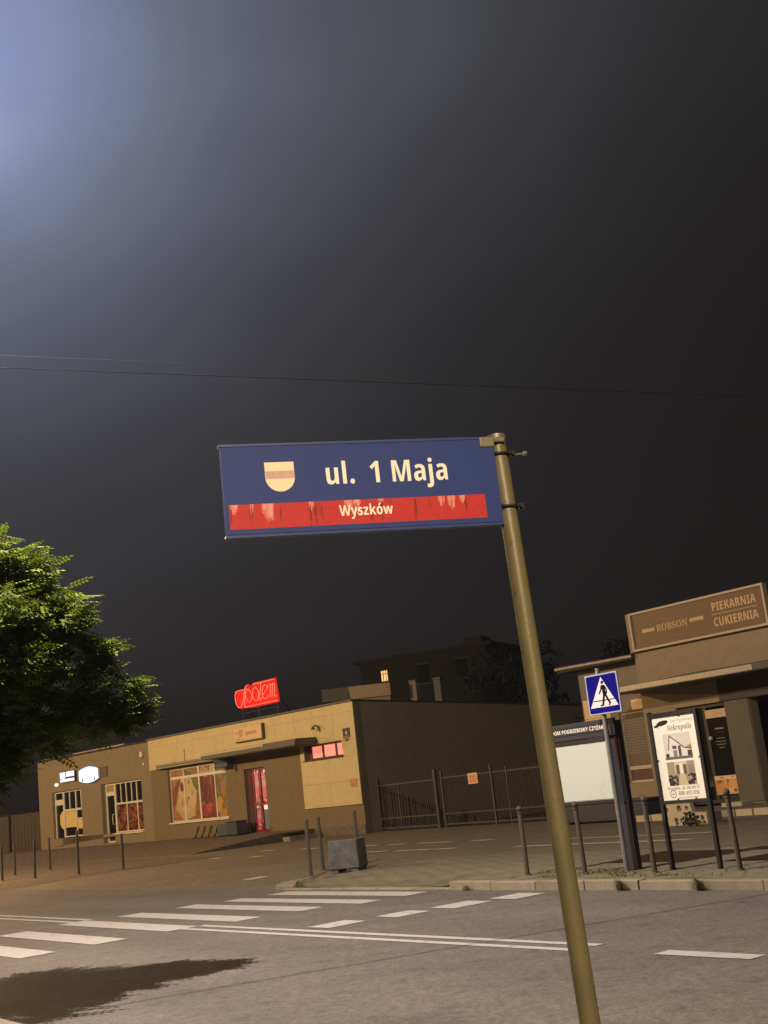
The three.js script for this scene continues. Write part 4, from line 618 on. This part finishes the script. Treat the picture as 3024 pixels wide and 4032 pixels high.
// weeds at the kerb
function tuft(label, x, z, n, h, y = 0) {
  const g = []; for (let i = 0; i < n; i++) { const a = rr(0, 6.28), r = rr(0, 0.16), b = new THREE.PlaneGeometry(0.008, h * rr(0.5, 1), 1, 3); const p = b.attributes.position; for (let k = 0; k < p.count; k++) { const t = (p.getY(k) + h / 2) / h; p.setZ(k, t * t * 0.06); p.setX(k, p.getX(k) * (1.2 - t)); } b.translate(0, h * 0.4, 0); place(b, 0, 0, 0, rr(0.1, 0.5), a, 0); b.translate(Math.cos(a) * r, 0, Math.sin(a) * r * 0.45); g.push(b); }
  const m = obj('weed_tuft', g, std(L(0.17, 0.155, 0.075), { side: THREE.DoubleSide })); m.position.set(x, y, z); tag(m, label, 'weeds');
}
tuft('dry grass tuft at the kerb below the sign post', -11.95, -12.42, 130, 0.17);
tuft('dry grass tuft at the kerb below the advertising board', -10.62, -12.42, 130, 0.18);
tuft('flat brown weed clump at the kerb near the top zebra stripe', -15.2, -12.42, 70, 0.08);
tuft('pale grass clump on the rounded kerb corner', -20.35, -12.62, 120, 0.15, 0.03);
{ // grass: a thin strip round the bollards and the near verge
  const blade = new THREE.PlaneGeometry(0.012, 0.09, 1, 2).translate(0, 0.045, 0); const pts = [];
  for (let i = 0; i < 3400; i++) { const x = rr(-15.0, -6), z = rr(-13.75, -12.85); if (fbm(x * 1.3, z * 1.3, 4, 3) > 0.06 || rnd() < 0.05) pts.push([x, 0.12, z, rr(0.15, 0.45)]); }
  for (let i = 0; i < 7000; i++) pts.push([rr(-14.5, -10.6), 0.10, rr(-3.57, -2.4), rr(0.3, 0.7)]);
  const m = new THREE.InstancedMesh(blade, std(L(0.165, 0.165, 0.06), { side: THREE.DoubleSide }), pts.length), q = new THREE.Object3D();
  pts.forEach(([x, y, z, s], i) => { q.position.set(x, y, z); q.rotation.set(rr(-0.6, 0.6), rr(0, 6), rr(-0.4, 0.4)); q.scale.set(1, s, 1); q.updateMatrix(); m.setMatrixAt(i, q.matrix); });
  m.name = 'grass'; m.userData = { kind: 'stuff', label: 'short grass round the bollard feet and on the near verge', category: 'grass' }; m.castShadow = m.receiveShadow = true; scene.add(m);
}

// ---------------------------------------------------------------- street name sign, nearest the camera
{
  const base = [-3.43, 0.1, -3.285], S = thing('street_name_sign', 'blue street name plate with a red strip on a tall olive pole in the foreground', 'street sign', base);
  const P = (x, y, z) => [x - base[0], y - base[1], z - base[2]];
  const bot = [-3.360, 0.1, -3.252], top = [-3.604, 3.045, -3.386];
  obj('pole', bar(P(...bot), P(...top), 0.0385, 28, 0.0365), M.olive, S);
  const up = V3(...top).sub(V3(...bot)).normalize(), at = (y) => V3(...bot).add(up.clone().multiplyScalar((y - bot[1]) / up.y));
  const topPt = at(2.856), dir = Math.atan2(-0.934, -0.358); // plate runs from the pole towards the camera's left
  const plate = new THREE.Group(); plate.name = 'sign_plate'; S.add(plate); plate.position.set(topPt.x - base[0], topPt.y - base[1], topPt.z - base[2]); plate.rotation.y = -dir + Math.PI; // local -x leads away from the pole
  plate.rotation.y = Math.atan2(0.934, 0.358);
  const t = canvas(1536, 486, (g, w, h) => {
    g.fillStyle = '#22377e'; g.fillRect(0, 0, w, h); for (let i = 0; i < 900; i++) { g.fillStyle = `rgba(${rnd() > 0.5 ? '70,90,150' : '20,30,70'},0.12)`; g.fillRect(rnd() * w, rnd() * h, 2 + rnd() * 26, 1 + rnd() * 3); }
    const ry0 = 322, rh = 136; g.fillStyle = '#c42a28'; g.fillRect(18, ry0, 1434, rh);
    // peeling and runs on the red strip
    for (const [x, ww, top, len] of [[22, 40, 0, 60], [128, 16, 0, 70], [190, 60, 0, 110], [225, 30, 20, 100], [446, 24, 0, 60], [640, 90, 0, 60], [690, 40, 10, 80], [830, 30, 0, 30], [1176, 34, 0, 80], [1228, 44, 0, 96], [1300, 30, 4, 50]])
      for (let k = 0; k < ww * 0.9; k++) { const px = x + rnd() * ww, l = len * (0.25 + 0.75 * rnd()) * (0.5 + 0.5 * Math.sin(Math.PI * (px - x) / ww)); g.fillStyle = `rgba(${rnd() > 0.4 ? '236,170,158' : '222,120,110'},${0.25 + 0.4 * rnd()})`; g.fillRect(px, ry0 + top * rnd(), 2 + rnd() * 6, l); }
    for (const [x, n] of [[132, 4], [286, 3], [448, 6], [480, 8], [510, 8], [704, 5], [792, 3], [850, 6], [905, 6], [1040, 4], [1122, 3], [1334, 4], [20, 4]])
      for (let k = 0; k < n; k++) { g.fillStyle = `rgba(72,16,20,${0.25 + 0.45 * rnd()})`; g.fillRect(x + rr(-8, 8), ry0 + rnd() * 50, 1.5 + rnd() * 4, 20 + rnd() * 84); }
    for (let i = 0; i < 500; i++) { g.fillStyle = `rgba(${rnd() > 0.5 ? '255,150,140' : '90,10,14'},0.10)`; g.fillRect(18 + rnd() * 1420, ry0 + rnd() * rh, 3 + rnd() * 14, 2 + rnd() * 8); }
    g.fillStyle = '#fff8e6'; g.textBaseline = 'alphabetic'; g.font = 'bold 172px sans-serif'; g.fillText('ul.  1 Maja', 548, 228, 712); g.font = 'bold 82px sans-serif'; g.fillText('Wyszków', 612, 410, 300);
    g.fillStyle = '#f8e9c8'; g.beginPath(); g.moveTo(226, 92); g.lineTo(386, 92); g.lineTo(386, 178); g.arc(306, 178, 80, 0, Math.PI); g.closePath(); g.fill(); g.fillStyle = '#d8b3a6'; g.fillRect(228, 142, 157, 44); for (let i = 0; i < 60; i++) { g.fillStyle = 'rgba(170,110,110,0.18)'; g.fillRect(232 + rnd() * 140, 142 + rnd() * 38, 3 + rnd() * 9, 3 + rnd() * 5); }
  });
  obj('plate', rbox(1.135, 0.362, 0.006, 0.003, -0.605, 0, 0.038), std(L(0.03, 0.05, 0.20), { roughness: 0.5 }), plate);
  obj('face', sheet(-1.165, -0.045, -0.174, 0.174, 0.043, 0, 1, 0, 1, 0.004), printed(t, { roughness: 0.65 }), plate, false);
  obj('edge_fold', [span(-1.172, -0.038, 0.176, 0.186, 0.012, 0.045), span(-1.172, -0.038, -0.186, -0.176, 0.012, 0.045)], std(L(0.035, 0.055, 0.20), { roughness: 0.45 }), plate);
  obj('bracket', [rspan(-0.10, -0.035, 0.14, 0.185, 0.005, 0.05, 0.006), rspan(-0.08, 0.02, 0.165, 0.188, 0.0, 0.034, 0.006)], M.bracket, S).position.copy(plate.position); S.children[S.children.length - 1].rotation.y = plate.rotation.y;
  for (const y of [0.12, -0.11]) {
    const q = at(2.856 + y), c = obj('clamp', [new THREE.TorusGeometry(0.041, 0.0065, 8, 24).rotateX(Math.PI / 2), box(0.03, 0.028, 0.04, 0.052, 0, 0), bar([0.05, 0, -0.015], [0.05, 0, 0.03], 0.007), box(0.05, 0.024, 0.012, -0.05, 0, 0.02)], M.darkMetal, S);
    c.position.set(q.x - base[0], q.y - base[1], q.z - base[2]); c.rotation.y = plate.rotation.y;
    if (y > 0) { const b = obj('bolt', [bar([0.05, 0, 0.0], [0.115, 0.004, 0], 0.004), cyl(0.011, 0.011, 0.012, 0.117, 0.004, 0, 6, 0, 0, Math.PI / 2)], M.galv, S); b.position.copy(c.position); b.rotation.y = c.rotation.y; }
  }
  obj('end_cap', [bar(P(...[top[0], top[1] - 0.001, top[2]]), P(top[0] - 0.001, top[1] + 0.016, top[2] - 0.001), 0.0395, 24)], M.bracket, S);
}

// ---------------------------------------------------------------- street lamps and wires
LAMPS.forEach((d, i) => {
  const [px, pz] = d.post, [hx, hy, hz] = d.head, S = thing('street_lamp', d.label, 'street lamp', [px, 0.08, pz]);
  obj('post', [bar([0, 0, 0], [0, hy - 0.2, 0], 0.085, 16, 0.05), cyl(0.12, 0.13, 0.5, 0, 0.25, 0, 16)], M.galv, S);
  obj('arm', tube([[0, hy - 0.25, 0], [(hx - px) * 0.2, hy + 0.12, (hz - pz) * 0.2], [(hx - px) * 0.9, hy + 0.10, (hz - pz) * 0.9]], 0.03, 20), M.galv, S);
  const yaw = Math.atan2(-(hz - pz), hx - px);
  const hd = obj('lamp_head', rbox(0.62, 0.09, 0.26, 0.03, 0, 0.10, 0), M.gutter, S); hd.position.set(hx - px, hy - 0.08, hz - pz); hd.rotation.y = yaw;
  const ln = obj('lens', rbox(0.30, 0.02, 0.18, 0.008, 0, 0.045, 0), glow(d.color.r * 6, d.color.g * 6, d.color.b * 6, 1, 0.3), S); ln.position.copy(hd.position); ln.rotation.y = yaw;
  const l = d.cone ? new THREE.SpotLight(d.color, d.power, 0, d.cone, 0.13, 2) : new THREE.PointLight(d.color, d.power, 0, 2); if (d.cone) { l.target.position.set(hx - px, 0, hz - pz); S.add(l.target); } l.name = 'lamp_light'; l.position.set(hx - px, hy - 0.12, hz - pz); l.castShadow = true; l.shadow.radius = i ? 4 : 1.7; S.add(l);
});
{ // two thin cables across the road; the lower one throws the long thin shadow on the asphalt
  const lamp = V3(-13.75, 10.08, -4.55), on = (x, z, k) => lamp.clone().lerp(V3(x, 0, z), k), wireM = std(L(0.075, 0.075, 0.08), { roughness: 0.9 });
  const run = (k, dy, r, label) => { const a = on(-11.5, -3.9, k), b = on(-9.3, -12.4, k), d = b.clone().sub(a), pts = []; for (let i = -2; i <= 30; i++) { const p = a.clone().addScaledVector(d, i * 0.25); p.y += dy - 0.01 * i; pts.push(p.toArray()); } tag(obj('overhead_cable', tube(pts, r, 120, 8), wireM), label, 'cable'); };
  run(0.325, 0, 0.0044, 'lower of the two thin cables crossing the road at the upper left');
  run(0.312, 0.03, 0.0026, 'upper of the two thin cables crossing the road at the upper left');
}

// ---------------------------------------------------------------- near tree at the left kerb
function leafGeometry() { // a pinnate leaf of paired leaflets
  const pos = [], add = (a, b, c) => pos.push(...a, ...b, ...c), leaflet = (x, z, ang, l, w) => {
    const dx = Math.cos(ang), dz = Math.sin(ang), nx = -dz, nz = dx, m = 0.5, y = -0.004;
    const A = [x, 0, z], B = [x + dx * l * m + nx * w, y, z + dz * l * m + nz * w], C = [x + dx * l, y * 3, z + dz * l], D = [x + dx * l * m - nx * w, y, z + dz * l * m - nz * w]; add(A, C, B); add(A, D, C);
  };
  for (let i = 0; i < 5; i++) { const x = 0.04 + i * 0.036; leaflet(x, 0, 1.15, 0.052, 0.016); leaflet(x, 0, -1.15, 0.052, 0.016); }
  leaflet(0.21, 0, 0, 0.06, 0.014); add([0, 0, 0.0015], [0.21, 0, 0], [0, 0, -0.0015]);
  const g = new THREE.BufferGeometry(); g.setAttribute('position', new THREE.Float32BufferAttribute(pos, 3)); g.computeVertexNormals(); return g;
}
{
  const base = V3(-14.0, 0.1, -3.5), T = thing('street_tree', 'small round crowned tree with feathery leaves at the left edge', 'tree', [base.x, base.y, base.z]);
  const tp = [[0, 0, 0], [0.02, 0.9, -0.02], [0.0, 1.9, -0.10], [0.04, 2.3, -0.2]];
  obj('trunk', [tube(tp, 0.085, 24, 12), cyl(0.09, 0.13, 0.2, 0, 0.1, 0, 12)], M.bark, T);
  const C0 = V3(0.48, 3.13, -0.77), limbs = [], leaves = []; const view = V3(-0.95, 0, -0.31), side = V3(0.31, 0, -0.95);
  // lobes of the crown: centre offsets (along the picture's right, up, depth) and radius
  const lobes = [[0, 0.15, 0, 0.95], [0.62, 0.55, 0.1, 0.72], [0.25, 1.15, 0, 0.55], [1.05, 0.08, 0.1, 0.56], [1.45, -0.25, 0, 0.42], [1.2, -0.33, 0.05, 0.36], [0.66, -0.38, -0.1, 0.5], [-0.6, 1.25, 0.1, 0.62], [-0.75, 0.4, 0, 0.8], [-0.5, -0.5, 0, 0.72], [0.0, -0.4, 0.5, 0.55], [0.2, 0.3, -0.7, 0.7], [0.25, 0.4, 0.6, 0.66], [1.6, -0.4, 0, 0.24], [0.98, 0.72, 0, 0.32], [0.62, 1.22, 0, 0.28], [-0.2, -0.95, 0, 0.5], [0.22, -0.72, 0.1, 0.42], [-0.8, -0.9, 0, 0.7], [0.42, 0.98, 0.1, 0.5], [0.1, 1.4, 0, 0.42], [0.8, 0.62, 0, 0.42], [1.15, 0.3, 0, 0.34]];
  const at = (o) => C0.clone().addScaledVector(side, o[0] * 1.06).add(V3(0, o[1] * 1.06, 0)).addScaledVector(view, o[2]);
  for (const o of lobes) {
    const c = at(o), r = o[3] * 1.05, s = V3(0.03, 2.2, -0.18), mid = s.clone().lerp(c, 0.55).add(V3(rr(-0.1, 0.1), 0.12, rr(-0.1, 0.1)));
    limbs.push(tube([s.toArray(), mid.toArray(), c.toArray()], 0.018, 12, 6));
    const twigs = Math.round(92 * r * r + 10);
    for (let i = 0; i < twigs; i++) {
      const d = V3(rr(-1, 1), rr(-0.8, 1), rr(-1, 1)); if (d.length() > 1 || d.length() < 0.2) { i--; continue; } d.normalize();
      const e = c.clone().addScaledVector(d, r * rr(0.72, 1.06)), st = c.clone().addScaledVector(d, r * 0.25); if (i % 3 === 0) limbs.push(bar(st.toArray(), e.toArray(), 0.006, 4, 0.003));
      const k = 9 + Math.floor(rnd() * 6);
      for (let j = 0; j < k; j++) { const p = st.clone().lerp(e, 0.45 + 0.6 * (j / k)).add(V3(rr(-0.05, 0.05), rr(-0.05, 0.05), rr(-0.05, 0.05))); leaves.push([p, d]); }
    }
  }
  obj('branches', limbs, M.bark, T);
  const lm = new THREE.MeshPhysicalMaterial({ color: L(0.140, 0.200, 0.015), roughness: 0.92, specularIntensity: 0.4, side: THREE.DoubleSide, transmission: 0.26, thickness: 0 });
  const m = new THREE.InstancedMesh(leafGeometry(), lm, leaves.length), q = new THREE.Object3D(), col = new THREE.Color();
  leaves.forEach(([p, d], i) => { q.position.copy(p); const a = Math.atan2(-d.z, d.x) + rr(-1.3, 1.3); q.rotation.set(rr(-0.6, 0.6), a, rr(-0.7, 0.35), 'YZX'); q.scale.setScalar(rr(0.75, 1.25)); q.updateMatrix(); m.setMatrixAt(i, q.matrix); const v = rr(0.7, 1.25); m.setColorAt(i, col.setRGB(v * rr(0.9, 1.2), v, v * rr(0.7, 1.1))); });
  m.name = 'crown'; m.userData.kind = 'stuff'; m.castShadow = m.receiveShadow = true; T.add(m);
}

// ---------------------------------------------------------------- far background
{ // apartment house with one lit window
  const H = thing('far_house', 'dark house far behind the grocery with one lit window', 'building', [-62.1, 0, -46.0], 0.5);
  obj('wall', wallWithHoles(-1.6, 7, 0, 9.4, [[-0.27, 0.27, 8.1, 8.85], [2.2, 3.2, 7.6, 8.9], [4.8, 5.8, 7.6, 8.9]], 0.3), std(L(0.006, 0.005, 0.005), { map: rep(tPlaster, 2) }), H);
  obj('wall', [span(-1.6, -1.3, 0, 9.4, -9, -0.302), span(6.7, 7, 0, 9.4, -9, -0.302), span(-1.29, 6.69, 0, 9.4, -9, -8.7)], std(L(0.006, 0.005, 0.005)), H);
  const s = new THREE.Shape([[-0.2, 9.402], [9.2, 9.402], [9.2, 9.62], [-0.2, 9.62]].map((p) => new THREE.Vector2(...p))); obj('roof', new THREE.ExtrudeGeometry(s, { depth: 9.4, bevelEnabled: false }).rotateY(Math.PI / 2).translate(-2.0, 0, 0), std(L(0.010, 0.009, 0.009)), H);
  const w = obj('window', frameBars(-0.27, 0.27, 8.1, 8.85, -0.1, 0.045, 0.05, [[-0.08, 8.1, 8.85, 0.035], [0.1, 8.1, 8.85, 0.03]], [[8.6, -0.27, 0.27, 0.03]]), M.darkMetal, H); obj('pane', span(-0.24, 0.24, 8.13, 8.82, -0.17, -0.15), glow(1.3, 0.70, 0.26, 1, 0.2), w); areaLight(H, L(1, 0.6, 0.25), 1.2, 0.45, 0.6, 0, 8.48, 0.05);
  for (const x of [2.7, 5.3]) { const v = obj('window', frameBars(x - 0.5, x + 0.5, 7.6, 8.9, -0.1, 0.06, 0.05), M.darkMetal, H); obj('pane', span(x - 0.44, x + 0.44, 7.66, 8.84, -0.17, -0.15), M.glassDark, v); }
  obj('chimney', span(4.4, 5.6, 9.621, 10.4, -5, -3.2), std(L(0.015, 0.012, 0.011)), H);
}
function darkTree(label, x, z, h, r, n) {
  const T = thing('dark_tree', label, 'tree', [x, 0, z], 0, undefined);
  obj('trunk', [bar([0, 0, 0], [0.1, h * 0.55, 0.05], 0.22, 10, 0.12), ...[0, 1, 2, 3].map((i) => bar([0.1, h * 0.5, 0.05], [Math.cos(i * 1.7) * r * 0.6, h * 0.8, Math.sin(i * 1.7) * r * 0.6], 0.09, 6, 0.03))], M.bark, T);
  const g = new THREE.BufferGeometry(); g.setAttribute('position', new THREE.Float32BufferAttribute([0, 0, 0, 0.5, 0.1, 0.25, 1, 0, 0, 0, 0, 0, 1, 0, 0, 0.5, -0.1, -0.25], 3)); g.computeVertexNormals();
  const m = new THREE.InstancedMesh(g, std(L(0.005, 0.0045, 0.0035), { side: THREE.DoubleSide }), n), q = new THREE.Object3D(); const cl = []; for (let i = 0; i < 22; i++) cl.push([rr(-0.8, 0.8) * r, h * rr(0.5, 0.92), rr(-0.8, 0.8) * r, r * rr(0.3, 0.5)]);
  for (let i = 0; i < n; i++) { const c = cl[i % cl.length], d = V3(rr(-1, 1), rr(-1, 1), rr(-1, 1)).normalize().multiplyScalar(c[3] * Math.cbrt(rnd())); q.position.set(c[0] + d.x, c[1] + d.y * 0.8, c[2] + d.z); q.rotation.set(rr(0, 6), rr(0, 6), rr(0, 6)); q.scale.setScalar(rr(0.2, 0.42)); q.updateMatrix(); m.setMatrixAt(i, q.matrix); }
  m.name = 'crown'; m.userData.kind = 'stuff'; m.castShadow = true; T.add(m);
}
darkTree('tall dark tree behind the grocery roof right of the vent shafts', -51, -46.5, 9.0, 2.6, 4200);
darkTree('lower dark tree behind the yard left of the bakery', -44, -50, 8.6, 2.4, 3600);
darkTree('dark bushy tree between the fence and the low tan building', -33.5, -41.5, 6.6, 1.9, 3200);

renderer.render(scene, camera);
